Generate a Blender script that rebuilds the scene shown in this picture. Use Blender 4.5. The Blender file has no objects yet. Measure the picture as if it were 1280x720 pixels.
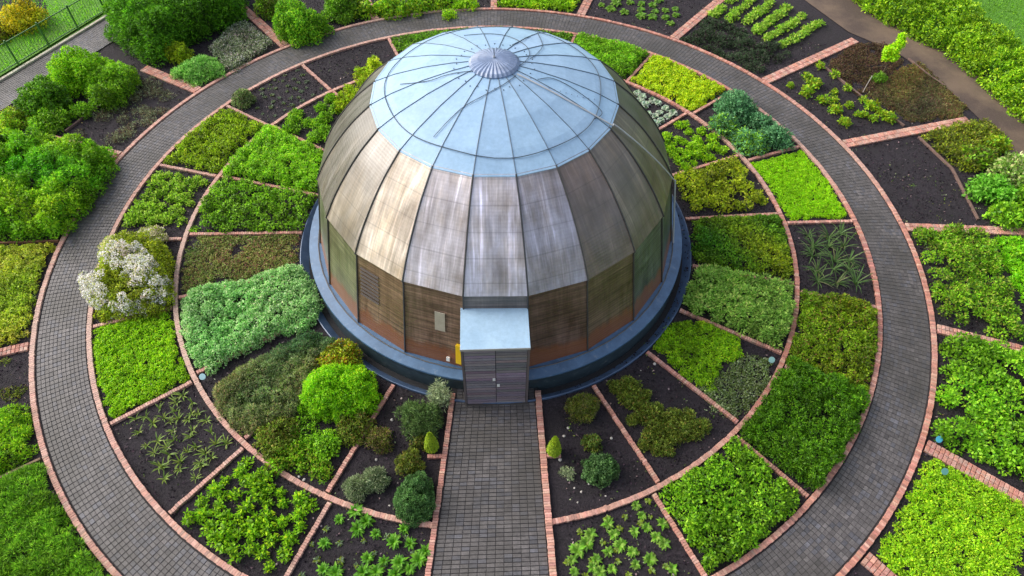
import bpy, bmesh, math, random
import numpy as np
from mathutils import Matrix, Vector, noise
random.seed(7); rng = np.random.default_rng(7)
R = math.radians
S = 1.25                                    # metres per calibration unit
# ---------------------------------------------------------------- camera calibration
CF, CTH, CH, CD, CYAW, CROLL = 866.12, 0.89506, 13.30782, 12.61352, -0.04973, 0.01299
BX, BY, BPHI = 0.1967*S, -0.1445*S, R(-1.43)          # building axis
RA, RB, RC = 11.0, 9.797, 7.877                       # ring kerbs

def ray(px, py):
    x = (px-640)/CF; y = -(py-360)/CF
    c, s = math.cos(CROLL), math.sin(CROLL); x, y = c*x-s*y, s*x+c*y
    d = (x, math.cos(CTH)+y*math.sin(CTH), -math.sin(CTH)+y*math.cos(CTH))
    c, s = math.cos(CYAW), math.sin(CYAW)
    return (c*d[0]-s*d[1], s*d[0]+c*d[1], d[2])
def W(px, py, z=0.0):
    """ground position (metres) that stands at a photo position"""
    d = ray(px, py); t = (z-CH*S)/d[2]
    return (d[0]*t, -CD*S+d[1]*t)
def pol(r, a):
    a = R(a); return (r*S*math.sin(a), -r*S*math.cos(a))

scene = bpy.context.scene
col = scene.collection

# ---------------------------------------------------------------- materials
def new_mat(name):
    m = bpy.data.materials.new(name); m.use_nodes = True
    nt = m.node_tree; nt.nodes.clear()
    out = nt.nodes.new('ShaderNodeOutputMaterial')
    b = nt.nodes.new('ShaderNodeBsdfPrincipled')
    nt.links.new(b.outputs[0], out.inputs[0])
    return m, nt, b, out
def nd(nt, t, **k):
    n = nt.nodes.new(t)
    for a, v in k.items():
        if a in n.inputs: n.inputs[a].default_value = v
        else: setattr(n, a, v)
    return n
def noise_tex(nt, scale, detail=4, rough=.6, vec=None):
    n = nt.nodes.new('ShaderNodeTexNoise'); n.inputs['Scale'].default_value = scale
    n.inputs['Detail'].default_value = detail; n.inputs['Roughness'].default_value = rough
    if vec is not None: nt.links.new(vec, n.inputs['Vector'])
    return n
def ramp(nt, fac, stops):
    r = nt.nodes.new('ShaderNodeValToRGB'); e = r.color_ramp.elements
    while len(e) < len(stops): e.new(.5)
    for i, (p, c) in enumerate(stops):
        e[i].position = p; e[i].color = (c, c, c, 1) if isinstance(c, (int, float)) else (*c, 1)
    nt.links.new(fac, r.inputs[0]); return r.outputs[0]
def mix(nt, a, b, fac, mode='MIX'):
    m = nt.nodes.new('ShaderNodeMix'); m.data_type = 'RGBA'; m.blend_type = mode
    for s, v in ((6, a), (7, b)):
        if isinstance(v, tuple): m.inputs[s].default_value = (*v, 1)
        else: nt.links.new(v, m.inputs[s])
    if isinstance(fac, (int, float)): m.inputs[0].default_value = fac
    else: nt.links.new(fac, m.inputs[0])
    return m.outputs[2]
def coords(nt, kind='Object', sc=(1, 1, 1)):
    t = nt.nodes.new('ShaderNodeTexCoord'); m = nt.nodes.new('ShaderNodeMapping')
    m.inputs['Scale'].default_value = sc; nt.links.new(t.outputs[kind], m.inputs[0]); return m.outputs[0]
def bump(nt, b, h, strength=.4, dist=.02):
    n = nt.nodes.new('ShaderNodeBump'); n.inputs['Strength'].default_value = strength
    n.inputs['Distance'].default_value = dist
    nt.links.new(h, n.inputs['Height']); nt.links.new(n.outputs[0], b.inputs['Normal'])

def tinted(name, rough, lo, hi, scale, bstr=.3, patches=None, spec=.4):
    m, nt, b, out = new_mat(name)
    at = nt.nodes.new('ShaderNodeAttribute'); at.attribute_name = 'tint'
    v = coords(nt)
    n = noise_tex(nt, scale, 6, .65, v)
    c = mix(nt, at.outputs[0], ramp(nt, n.outputs[0], [(.3, lo), (.7, hi)]), 1, 'MULTIPLY')
    if patches:
        n2 = noise_tex(nt, patches[0], 5, .6, v)
        c = mix(nt, c, patches[1], ramp(nt, n2.outputs[0], [(patches[2], 0.), (patches[3], patches[4])]))
    nt.links.new(c, b.inputs['Base Color'])
    b.inputs['Roughness'].default_value = rough
    b.inputs['Specular IOR Level'].default_value = spec
    bump(nt, b, n.outputs[0], bstr, .01)
    return m
M = {}
M['brick'] = tinted('red_brick', .7, .8, 1.15, 14, .5, (2.3, (.14, .11, .08), .58, .75, .45))
M['brick_worn'] = tinted('worn_brick', .8, .6, 1.3, 18, .5, (7, (.42, .34, .28), .5, .66, .7))
M['paver'] = tinted('grey_paver', .55, .65, 1.3, 13, .5, (.45, (.060, .055, .048), .40, .62, .8), .45)
M['joint'] = tinted('joint_sand', .9, .7, 1.2, 20, .4)
M['concrete'] = tinted('concrete', .8, .8, 1.2, 8, .4)
M['metal_dark'] = tinted('dark_metal', .45, .8, 1.2, 6, .1)
M['paint'] = tinted('painted', .4, .9, 1.1, 6, .1)

def leaf_material(name, rough=.5, transl=.42, spec=.35):
    m, nt, b, out = new_mat(name)
    at = nt.nodes.new('ShaderNodeAttribute'); at.attribute_name = 'tint'
    n = noise_tex(nt, 3.0, 3, .6, coords(nt))
    c = mix(nt, at.outputs[0], ramp(nt, n.outputs[0], [(.3, (.82, .86, .8)), (.7, (1.2, 1.12, 1.1))]), 1, 'MULTIPLY')
    nt.links.new(c, b.inputs['Base Color']); b.inputs['Roughness'].default_value = rough
    b.inputs['Specular IOR Level'].default_value = spec
    t = nt.nodes.new('ShaderNodeBsdfTranslucent'); nt.links.new(c, t.inputs[0])
    mx = nt.nodes.new('ShaderNodeMixShader'); mx.inputs[0].default_value = transl
    nt.links.new(b.outputs[0], mx.inputs[1]); nt.links.new(t.outputs[0], mx.inputs[2])
    nt.links.new(mx.outputs[0], out.inputs[0]); return m
M['leaf'] = leaf_material('foliage')
M['leaf_pale'] = leaf_material('pale_foliage', .75, .2, .2)

def soil_mat():
    m, nt, b, out = new_mat('soil'); v = coords(nt)
    a = noise_tex(nt, 1.2, 6, .6, v); f = noise_tex(nt, 16, 8, .75, v)
    c = mix(nt, (.006, .0042, .006), (.046, .034, .044), ramp(nt, f.outputs[0], [(.35, 0.), (.7, 1.)]))
    c = mix(nt, c, (.014, .011, .012), ramp(nt, a.outputs[0], [(.45, 0.), (.65, .7)]))
    nt.links.new(c, b.inputs['Base Color']); b.inputs['Roughness'].default_value = .9
    bump(nt, b, f.outputs[0], 1.0, .07); return m
M['soil'] = soil_mat()
def lawn_mat():
    m, nt, b, out = new_mat('lawn'); v = coords(nt)
    a = noise_tex(nt, .35, 5, .6, v); f = noise_tex(nt, 25, 6, .7, v)
    c = mix(nt, (.05, .17, .008), (.12, .30, .012), ramp(nt, f.outputs[0], [(.3, 0.), (.7, 1.)]))
    c = mix(nt, c, (.14, .17, .05), ramp(nt, a.outputs[0], [(.55, 0.), (.75, .6)]))
    nt.links.new(c, b.inputs['Base Color']); b.inputs['Roughness'].default_value = .85
    bump(nt, b, f.outputs[0], .7, .03); return m
M['lawn'] = lawn_mat()
def dirt_mat():
    m, nt, b, out = new_mat('gravel_dirt'); v = coords(nt)
    a = noise_tex(nt, .5, 6, .6, v); f = noise_tex(nt, 30, 6, .7, v)
    c = mix(nt, (.075, .05, .04), (.16, .11, .075), ramp(nt, a.outputs[0], [(.4, 0.), (.62, 1.)]))
    c = mix(nt, c, (.22, .18, .14), ramp(nt, f.outputs[0], [(.5, 0.), (.8, .5)]))
    nt.links.new(c, b.inputs['Base Color']); b.inputs['Roughness'].default_value = .85
    bump(nt, b, f.outputs[0], .5, .02); return m
M['dirt'] = dirt_mat()

def timber_mat(name, rust):
    """weathered boarded cladding; uv.x metres across the panel, uv.y metres up it"""
    m, nt, b, out = new_mat(name)
    at = nt.nodes.new('ShaderNodeAttribute'); at.attribute_name = 'tint'
    uv = nt.nodes.new('ShaderNodeUVMap'); uv.uv_map = 'UVMap'
    def mp(sc, loc=(0, 0, 0)):
        k = nt.nodes.new('ShaderNodeMapping'); k.inputs['Scale'].default_value = sc
        k.inputs['Location'].default_value = loc; nt.links.new(uv.outputs[0], k.inputs[0]); return k.outputs[0]
    streak = noise_tex(nt, 1, 6, .65, mp((3.6, .42, 1))); streak.inputs['Distortion'].default_value = .6
    streak2 = noise_tex(nt, 1, 5, .6, mp((17, .8, 1), (9, 2, 0)))
    blot = noise_tex(nt, 1, 5, .6, mp((1.1, .9, 1), (3, 5, 0)))
    wv = nt.nodes.new('ShaderNodeTexWave'); wv.wave_type = 'BANDS'; wv.bands_direction = 'Y'
    wv.inputs['Scale'].default_value = 3.6; wv.inputs['Distortion'].default_value = .5
    wv.inputs['Detail'].default_value = 2; nt.links.new(mp((1, 1, 1)), wv.inputs[0])
    c = mix(nt, at.outputs[0], ramp(nt, streak.outputs[0], [(.3, (.66, .62, .60)), (.7, (1.34, 1.33, 1.36))]), 1, 'MULTIPLY')
    c = mix(nt, c, ramp(nt, streak2.outputs[0], [(.3, .8), (.7, 1.2)]), 1, 'MULTIPLY')
    c = mix(nt, c, ramp(nt, blot.outputs[0], [(.32, (.58, .53, .46)), (.68, (1.35, 1.36, 1.42))]), .9, 'MULTIPLY')
    brd = noise_tex(nt, 1, 3, .6, mp((.5, 11, 1), (2, 1, 0)))
    c = mix(nt, c, ramp(nt, brd.outputs[0], [(.3, .55 if rust else .97), (.7, 1.5 if rust else 1.04)]), 1, 'MULTIPLY')
    c = mix(nt, c, ramp(nt, wv.outputs[0], [(0., .62), (.22, 1.)]), .75 if rust else .10, 'MULTIPLY')
    if not rust:
        w2 = nt.nodes.new('ShaderNodeTexWave'); w2.wave_type = 'BANDS'; w2.bands_direction = 'Y'; w2.inputs['Scale'].default_value = .49
        w2.inputs['Distortion'].default_value = .15; nt.links.new(mp((1, 1, 1), (0, .3, 0)), w2.inputs[0])
        c = mix(nt, c, ramp(nt, w2.outputs[0], [(0., .72), (.012, 1.)]), .8, 'MULTIPLY')
        b2 = noise_tex(nt, 1, 5, .65, mp((1.6, .5, 1), (20, 3, 0)))
        c = mix(nt, c, mix(nt, c, (1.05, .88, .58), 1, 'MULTIPLY'), ramp(nt, b2.outputs[0], [(.47, 0.), (.62, .38)]))
        drip = noise_tex(nt, 1, 4, .7, mp((26, .35, 1), (4, 9, 0)))
        c = mix(nt, c, (.045, .038, .035), ramp(nt, drip.outputs[0], [(.60, 0.), (.74, .6)]))
        pale = noise_tex(nt, 1, 4, .65, mp((7, .28, 1), (14, 6, 0)))
        c = mix(nt, c, mix(nt, c, (1.75, 1.75, 1.85), 1, 'MULTIPLY'), ramp(nt, pale.outputs[0], [(.54, 0.), (.68, .9)]))
    if rust:
        sep = nt.nodes.new('ShaderNodeSeparateXYZ'); nt.links.new(uv.outputs[0], sep.inputs[0])
        n3 = noise_tex(nt, 1, 5, .7, mp((2.2, .6, 1), (1, 8, 0)))
        ad = nt.nodes.new('ShaderNodeMath'); ad.operation = 'MULTIPLY_ADD'
        nt.links.new(n3.outputs[0], ad.inputs[0]); ad.inputs[1].default_value = -.95
        nt.links.new(sep.outputs[1], ad.inputs[2])
        band = ramp(nt, ad.outputs[0], [(0., .75), (.22, 0.)])
        sc = nt.nodes.new('ShaderNodeMath'); sc.operation = 'MULTIPLY_ADD'; sc.inputs[1].default_value = 1; sc.inputs[2].default_value = 0
        c = mix(nt, c, (.22, .07, .02), band)
    nt.links.new(c, b.inputs['Base Color'])
    b.inputs['Roughness'].default_value = .42
    b.inputs['Specular IOR Level'].default_value = .9
    nt.links.new(ramp(nt, streak.outputs[0], [(.3, .30), (.7, .50)]), b.inputs['Roughness'])
    bump(nt, b, wv.outputs[0], .3 if rust else .12, .01)
    return m
M['cladding'] = timber_mat('weathered_cladding', False)
M['wall_timber'] = timber_mat('stained_wall_boards', True)

def roof_mat():
    m, nt, b, out = new_mat('pale_roof_sheet')
    at = nt.nodes.new('ShaderNodeAttribute'); at.attribute_name = 'tint'
    v = coords(nt)
    n = noise_tex(nt, 1.3, 6, .6, v); f = noise_tex(nt, 9, 5, .7, v)
    c = mix(nt, at.outputs[0], ramp(nt, n.outputs[0], [(.3, (.85, .88, .9)), (.7, (1.1, 1.08, 1.06))]), 1, 'MULTIPLY')
    c = mix(nt, c, ramp(nt, f.outputs[0], [(.3, .88), (.7, 1.06)]), 1, 'MULTIPLY')
    nt.links.new(c, b.inputs['Base Color']); b.inputs['Roughness'].default_value = .55
    b.inputs['Metallic'].default_value = .0
    bump(nt, b, f.outputs[0], .08, .01); return m
M['roof'] = roof_mat()
M['blue_metal'] = tinted('blue_grey_flashing', .35, .75, 1.25, 3, .15, (6, (.30, .30, .26), .6, .75, .35), .6)

# ---------------------------------------------------------------- mesh helpers
def link(o, parent=None):
    col.objects.link(o)
    if parent is not None: o.parent = parent
    return o
def tag(o, label=None, cat=None, group=None, kind=None):
    if label: o['label'] = label
    if cat: o['category'] = cat
    if group: o['group'] = group
    if kind: o['kind'] = kind
    return o
def empty(name, loc, label, cat, group=None):
    o = bpy.data.objects.new(name, None); o.location = loc; link(o); o.empty_display_size = .2
    return tag(o, label, cat, group)
class MB:
    def __init__(s): s.v = []; s.f = []; s.c = []; s.uv = []
    def add(s, vs, fs, c=(1, 1, 1), uvs=None):
        n = len(s.v); s.v += [tuple(p) for p in vs]
        for k, f in enumerate(fs):
            s.f.append(tuple(i+n for i in f))
            s.uv += uvs[k] if uvs else [(0, 0)]*len(f)
        s.c += [(*c, 1)]*len(vs)
    def box(s, cx, cy, ang, lx, ly, z0, z1, c=(1, 1, 1), ch=.006):
        ca, sa = math.cos(ang), math.sin(ang); vs = []
        for z, i in ((z0, 0), (z1-ch, 0), (z1, ch)):
            for x, y in ((-1, -1), (1, -1), (1, 1), (-1, 1)):
                X = x*(lx/2-i); Y = y*(ly/2-i); vs.append((cx+ca*X-sa*Y, cy+sa*X+ca*Y, z))
        fs = [(8, 9, 10, 11)]
        for l in (0, 4):
            for k in range(4): fs.append((l+k, l+(k+1) % 4, l+4+(k+1) % 4, l+4+k))
        s.add(vs, fs, c)
    def tube(s, pts, r, c=(1, 1, 1), n=6, r2=None):
        pts = [Vector(p) for p in pts]; rings = []
        for i, p in enumerate(pts):
            d = (pts[min(i+1, len(pts)-1)]-pts[max(i-1, 0)]).normalized()
            a = d.orthogonal().normalized() if abs(d.z) > .98 else d.cross(Vector((0, 0, 1))).normalized()
            b = d.cross(a); rr = r if r2 is None else r+(r2-r)*i/(len(pts)-1)
            rings.append([p+a*rr*math.cos(t*2*math.pi/n)+b*rr*math.sin(t*2*math.pi/n) for t in range(n)])
        vs = [q for g in rings for q in g]; fs = []
        for i in range(len(pts)-1):
            for k in range(n): fs.append((i*n+k, i*n+(k+1) % n, (i+1)*n+(k+1) % n, (i+1)*n+k))
        fs.append(tuple(range(n))[::-1]); fs.append(tuple(range((len(pts)-1)*n, len(pts)*n)))
        s.add(vs, fs, c)
    def build(s, name, mat, parent=None, smooth=False):
        me = bpy.data.meshes.new(name); me.from_pydata(s.v, [], s.f)
        a = me.color_attributes.new('tint', 'FLOAT_COLOR', 'POINT')
        a.data.foreach_set('color', [x for c in s.c for x in c])
        u = me.uv_layers.new(name='UVMap'); u.data.foreach_set('uv', [x for t in s.uv for x in t])
        me.materials.append(mat)
        if smooth: me.polygons.foreach_set('use_smooth', [True]*len(me.polygons))
        me.update(); o = bpy.data.objects.new(name, me); return link(o, parent)
def sheet(name, pts, z, mat, c=(1, 1, 1), kind='structure', thick=0):
    m = MB(); n = len(pts); m.add([(x, y, z) for x, y in pts], [tuple(range(n))], c)
    o = m.build(name, M[mat]); o['kind'] = kind; return o
def jit(c, k=.15):
    f = 1+random.uniform(-k, k); return tuple(max(0, x*f*(1+random.uniform(-k, k)*.4)) for x in c)

# ---------------------------------------------------------------- setting: ground
def disc_grid(name, r0, r1, nr, na, mat, z, amp=0, cen=(0, 0), c=(1, 1, 1)):
    vs = []; fs = []
    for i in range(nr+1):
        r = r0+(r1-r0)*i/nr
        for k in range(na):
            a = 2*math.pi*k/na; x, y = r*math.cos(a), r*math.sin(a)
            x += cen[0]*(1-i/nr); y += cen[1]*(1-i/nr)
            vs.append((x, y, z+amp*noise.noise(Vector((x*2.2, y*2.2, 3)))+amp*.6*noise.noise(Vector((x*6, y*6, 9)))))
    for i in range(nr):
        for k in range(na): fs.append((i*na+k, i*na+(k+1) % na, (i+1)*na+(k+1) % na, (i+1)*na+k))
    m = MB(); m.add(vs, fs, c); o = m.build(name, M[mat], smooth=True); o['kind'] = 'structure'; return o

disc_grid('garden_soil', 5.03*S, 11.5*S, 60, 420, 'soil', -.01, .018, (BX, BY))
disc_grid('outer_soil', 11.5*S, 16.6*S, 30, 360, 'soil', -.01, .018)

disc_grid('ground', 16.4*S, 420, 6, 96, 'lawn', -.03)
# paved ring path : individual pavers, radial courses
def pave_col():
    g = random.uniform(.078, .125)*(1.2 if random.random() < .06 else 1)*(.75 if random.random() < .05 else 1); t = random.random()
    return (g*1.1, g*1.0, g*.97) if t < .8 else (g*1.0, g*.98, g*1.08)
mb = MB()
r_in, r_out = RB*S+.11, RA*S-.11
nc = 12; wr = (r_out-r_in)/nc
for j in range(nc):
    r = r_in+(j+.5)*wr; n = int(2*math.pi*(r_in+r_out)/2/.145)
    off = 0
    for k in range(n):
        a = 2*math.pi*(k+off)/n
        if abs(r*math.cos(a)) < 0: continue
        L = 2*math.pi*r/n
        mb.box(r*math.cos(a), r*math.sin(a), a, wr-.006, L-.013, -.03, .028+random.uniform(-.003, .003), pave_col(), .005)
o = mb.build('ring_path', M['paver']); o['kind'] = 'structure'
disc_grid('path_joints', r_in-.05, r_out+.05, 1, 200, 'joint', .014, c=(.035, .032, .032))
# entrance path
def lerp(a, b, t): return a+(b-a)*t
PL = lambda y: (-0.88+(-1.28+0.88)*(-4.94-y)/(3.70))      # kerb centre x at y (cal. units)
PR = lambda y: (0.98+0.04*(-5.0-y)/3.73)
mb = MB(); y = -4.45*S; row = 0
while y > -9.72*S:
    yy = y-.05; x0 = PL(yy/S)*S+.10; x1 = PR(yy/S)*S-.10
    n = 13; w = (x1-x0)/n
    for k in range(n):
        mb.box(x0+(k+.5)*w, yy, 0, w-.014, .086, -.03, .028+random.uniform(-.003, .003), pave_col(), .005)
    y -= .1; row += 1
o = mb.build('entrance_path', M['paver']); o['kind'] = 'structure'
sheet('entrance_joints', [(PL(-4.9)*S, -4.4*S), (PL(-9.8)*S, -9.78*S), (PR(-9.8)*S, -9.78*S), (PR(-4.9)*S, -4.4*S)], .014, 'joint', (.035, .032, .032))

# brick kerbs
BR = [(.50, .20, .14), (.57, .25, .18), (.46, .17, .12), (.60, .32, .24), (.44, .18, .14)]
def brick_c(pale=0):
    c = random.choice(BR); c = jit(c, .16)
    if random.random() < .10: c = tuple(x*.65 for x in c)
    return tuple(lerp(x, y, pale) for x, y in zip(c, (.58, .44, .36)))
def ring_kerb(r, skip=None, h=.07, w=.135):
    mb = MB(); rr = r*S; n = int(2*math.pi*rr/.066)
    for k in range(n):
        a = 2*math.pi*k/n; x, y = rr*math.cos(a), rr*math.sin(a)
        if skip and skip(x, y): continue
        pale = max(0, noise.noise(Vector((x*.15+5, y*.15, 0))))*.8+(.25 if x < 0 else 0)
        j = random.gauss(0, .004)
        mb.box(x+j*math.cos(a), y+j*math.sin(a), a+random.gauss(0, .02), w, .0635, -.05, h+random.uniform(-.005, .004)+.006*noise.noise(Vector((x, y, 1))), brick_c(min(.7, pale+.12)), .005)
    o = mb.build('brick_kerb', M['brick']); o['kind'] = 'structure'; return o
ring_kerb(RA)
gate = lambda x, y: y < 0 and PL(y/S)*S-.02 < x < PR(y/S)*S+.02
ring_kerb(RB, gate); ring_kerb(RC, gate)
def line_kerb(p, q, w=.11, h=.075, step=.066, pale=.1, mat='brick', name='brick_kerb'):
    mb = MB(); L = math.hypot(q[0]-p[0], q[1]-p[1]); a = math.atan2(q[1]-p[1], q[0]-p[0]); n = max(2, int(L/step))
    for k in range(n):
        t = (k+.5)/n; j = random.gauss(0, .004)
        mb.box(lerp(p[0], q[0], t)-math.sin(a)*j, lerp(p[1], q[1], t)+math.cos(a)*j, a+random.gauss(0, .02), L/n-.006, w, -.05,
               h+random.uniform(-.005, .004), brick_c(pale+.12), .005)
    o = mb.build(name, M[mat]); o['kind'] = 'structure'; return o
line_kerb((PL(-4.9)*S, -4.9*S), (PL(-9.65)*S, -9.65*S), .13, .08)
line_kerb((PR(-4.9)*S, -4.9*S), (PR(-9.65)*S, -9.65*S), .16, .09)
rim = lambda a: 5.08+.1967*math.sin(R(a))+.1445*math.cos(R(a))
i_in, i_out = 5.12, RC-.085; o_in, o_out = RC+.085, RB-.085
for a in (-25.3, -41.8, -57.6, -75, -90.6, -107.2, -125, -142, -160): line_kerb(pol(rim(a), a), pol(i_out, a), pale=.15)
for a in (-24.2, -40.7, -56.4, -73.1, -89.5, -106.9, -124.6, -141.9, -160.3): line_kerb(pol(o_in, a), pol(o_out, a), pale=.3)
for a in (161, 144.6, 127.5, 110.5, 92.5, 74.5, 58.3, 41.8, 24.8): line_kerb(pol(rim(a), a), pol(i_out, a), pale=.1)
for a in (161, 144.6, 126.5, 108.5, 90, 72.8, 56, 39.6, 23.2): line_kerb(pol(o_in, a), pol(o_out, a), pale=.1)
# little nooks beside the entrance path for the clipped cones
def nook(side):
    y0 = -6.36*S if side < 0 else -6.43*S; x = (PL if side < 0 else PR)(-6.2)*S
    line_kerb((x+side*.09, y0), (x+side*.46, y0), .10, .08)
nook(-1); nook(1)
# wide brick strips between the outer beds
def strip(a0, r0, a1, r1, w=.42):
    p, q = pol(r0, a0), pol(r1, a1); mb = MB(); L = math.hypot(q[0]-p[0], q[1]-p[1]); a = math.atan2(q[1]-p[1], q[0]-p[0])
    n = int(L/.11); m = 2
    for k in range(n):
        for j in range(m):
            t = (k+.5+.0*j)/n; o_ = (j-.5)*w/m
            mb.box(lerp(p[0], q[0], t)-math.sin(a)*o_, lerp(p[1], q[1], t)+math.cos(a)*o_, a+random.gauss(0, .02), L/n-.012, w/m-.012, -.05, .06+random.uniform(-.006, .006), brick_c(.15), .008)
    o = mb.build('brick_path', M['brick_worn']); o['kind'] = 'structure'
ri = RA+.095
for a0, a1, r1, w in ((-72.6, -73, 13.4, .30), (-125, -124.4, 13.5, .42), (-142.5, -142.5, 14.4, .40), (-159.8, -160.3, 14.4, .34), (178, 178, 14.4, .3),
                      (161.6, 161.1, 14.4, .40), (143.6, 142.5, 14.5, .42), (125, 123.9, 15.5, .42), (106.6, 105.7, 15.4, .42), (88.7, 87.9, 14.4, .36),
                      (71.4, 70.8, 14.4, .34), (54.3, 53.2, 14.4, .40), (38.5, 38.4, 14.4, .38), (-107.3, -107.8, 13.6, .38), (-38, -38, 14, .34)):
    strip(a0, ri, a1, r1, w)
def timber_edge(p, q, c=(.20, .13, .08)):
    mb = MB(); L = math.hypot(q[0]-p[0], q[1]-p[1]); a = math.atan2(q[1]-p[1], q[0]-p[0])
    mb.box((p[0]+q[0])/2, (p[1]+q[1])/2, a, L, .07, -.04, .07, c); o = mb.build('garden_edging', M['concrete']); o['kind'] = 'structure'
timber_edge(pol(ri, -56.5), pol(13.4, -57)); timber_edge(pol(ri, -89.8), pol(13.2, -89.7), (.22, .10, .06))
def edge_px(*pp):
    for p, q in zip(pp[:-1], pp[1:]): timber_edge(W(*p), W(*q), (.16, .10, .08))
edge_px((82, 165), (130, 129)); edge_px((1025, 80), (1075, 120), (1130, 158)); edge_px((1148, 172), (1190, 212), (1222, 275))
edge_px((1135, 74), (1162, 96), (1180, 108))
for (px, py) in ((150, 193), (112, 402)): pass

# dirt track, grey path and lawns beyond the beds
def strip_px(name, A, B, z, mat):
    m = MB(); n = len(A); pa = [W(*p) for p in A]; pb = [W(*p) for p in B]
    m.add([(*p, z) for p in pa]+[(*p, z) for p in pb], [(i, i+1, n+i+1, n+i) for i in range(n-1)])
    o = m.build(name, M[mat]); o['kind'] = 'structure'
    return pa, pb
strip_px('dirt_track', [(940, -60), (1005, 0), (1060, 40), (1122, 67), (1180, 107), (1225, 150), (1262, 200), (1330, 300)],
         [(1010, -60), (1075, -4), (1140, 33), (1200, 68), (1232, 87), (1264, 118), (1310, 150), (1400, 250)], .022, 'dirt')
strip_px('lawn', [(1090, -70), (1150, -8), (1215, 30), (1262, 60), (1300, 85), (1420, 170)],
         [(1400, -200), (1420, -150), (1450, -100), (1500, -50), (1560, 0), (1700, 80)], .03, 'lawn')
strip_px('lawn', [(-180, 205), (-60, 132), (0, 96), (125, 19), (200, -30), (300, -90)],
         [(-500, 60), (-300, -40), (-200, -90), (-60, -160), (0, -200), (120, -260)], .03, 'lawn')
# grey paved path top left
def quad_pave(p00, p10, p01, p11, nu, nv, name):
    mb = MB()
    for i in range(nu):
        for j in range(nv):
            u = (i+.5)/nu; v = (j+.5)/nv
            x = lerp(lerp(p00[0], p10[0], u), lerp(p01[0], p11[0], u), v); y = lerp(lerp(p00[1], p10[1], u), lerp(p01[1], p11[1], u), v)
            lx = math.hypot(p10[0]-p00[0], p10[1]-p00[1])/nu; ly = math.hypot(p01[0]-p00[0], p01[1]-p00[1])/nv
            mb.box(x, y, math.atan2(p10[1]-p00[1], p10[0]-p00[0]), lx-.012, ly-.012, -.03, .03+random.uniform(-.003, .003), tuple(t*1.25 for t in pave_col()), .005)
    o = mb.build(name, M['paver']); o['kind'] = 'structure'
quad_pave(W(-30, 121), W(150, 12), W(-30, 158), W(158, 42), 85, 12, 'grey_path')
mb = MB(); p, q = W(-60, 139), W(150, 12); L = math.hypot(q[0]-p[0], q[1]-p[1]); a = math.atan2(q[1]-p[1], q[0]-p[0])
for k in range(30): mb.box(lerp(p[0], q[0], (k+.5)/30), lerp(p[1], q[1], (k+.5)/30), a, L/30-.01, .14, -.04, .10, jit((.48, .44, .34), .08), .012)
o = mb.build('concrete_kerb', M['concrete']); o['kind'] = 'structure'

# ---------------------------------------------------------------- foliage engine
def to_mesh(name, A, mat='leaf'):
    """A: dict c (base), t (unit dir), s (unit side), n, l, w, col -> folded leaf quads"""
    c, t, s, l, w, cl = A['c'], A['t'], A['s'], A['l'][:, None], A['w'][:, None], A['col']
    nn = np.cross(t, s)
    N = len(c); V = np.empty((N, 4, 3))
    V[:, 0] = c; V[:, 1] = c+t*l*.5+s*w*.5+nn*w*.12; V[:, 2] = c+t*l-nn*l*.12; V[:, 3] = c+t*l*.5-s*w*.5+nn*w*.12
    me = bpy.data.meshes.new(name)
    me.vertices.add(N*4); me.vertices.foreach_set('co', V.reshape(-1).astype(np.float32))
    me.loops.add(N*4); me.loops.foreach_set('vertex_index', np.arange(N*4, dtype=np.int32))
    me.polygons.add(N); me.polygons.foreach_set('loop_start', np.arange(0, N*4, 4, dtype=np.int32))
    me.update(calc_edges=True)
    a = me.color_attributes.new('tint', 'FLOAT_COLOR', 'POINT')
    cc = np.ones((N, 4, 4)); cc[:, :, :3] = cl[:, None, :]; cc[:, 2, :3] *= 1.12; cc[:, 0, :3] *= .85
    a.data.foreach_set('color', cc.reshape(-1).astype(np.float32))
    me.materials.append(M[mat]); me.validate(); return me
LEAFK = np.array([2.2, 1.82, 2.0])
def unit(v): return v/np.maximum(1e-9, np.linalg.norm(v, axis=1))[:, None]
def leaves(c, n, l, w, pal, up=.4, jitn=.5, bright=None):
    N = len(c); n = unit(n+rng.normal(0, jitn, (N, 3)))
    r = unit(rng.normal(0, 1, (N, 3))); t = r-(r*n).sum(1)[:, None]*n
    t = unit(unit(t)+n*up); s = unit(np.cross(t, n+1e-4)); L = l*rng.uniform(.7, 1.3, N); Wd = w*rng.uniform(.7, 1.3, N)
    pc = np.array([p[0] for p in pal]); pw = np.array([p[1] for p in pal], float); pw /= pw.sum()
    cl = pc[rng.choice(len(pal), N, p=pw)]*rng.uniform(.75, 1.25, N)[:, None]*rng.uniform(.93, 1.07, (N, 3))
    if bright is not None: cl = cl*bright[:, None] if bright.ndim == 1 else cl*bright
    return dict(c=c, t=t, s=s, l=L, w=Wd, col=np.clip(cl*LEAFK, 0, .9))
def cat(L): return {k: np.concatenate([a[k] for a in L]) for k in L[0]}
def inside(P, x, y):
    P = np.array(P); r = np.zeros(len(x), bool); j = len(P)-1
    for i in range(len(P)):
        xi, yi = P[i]; xj, yj = P[j]
        cnd = ((yi > y) != (yj > y)) & (x < (xj-xi)*(y-yi)/(yj-yi+1e-12)+xi); r ^= cnd; j = i
    return r
def edist(P, x, y):
    P = np.array(P); d = np.full(len(x), 1e9)
    for i in range(len(P)):
        a = P[i]; b = P[(i+1) % len(P)]; ab = b-a; L = ab@ab+1e-12
        t = np.clip(((x-a[0])*ab[0]+(y-a[1])*ab[1])/L, 0, 1)
        d = np.minimum(d, np.hypot(x-a[0]-t*ab[0], y-a[1]-t*ab[1]))
    return d
def nz(x, y, s, o=0): return np.array([noise.noise(Vector((a*s, b*s, o))) for a, b in zip(x, y)])
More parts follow.
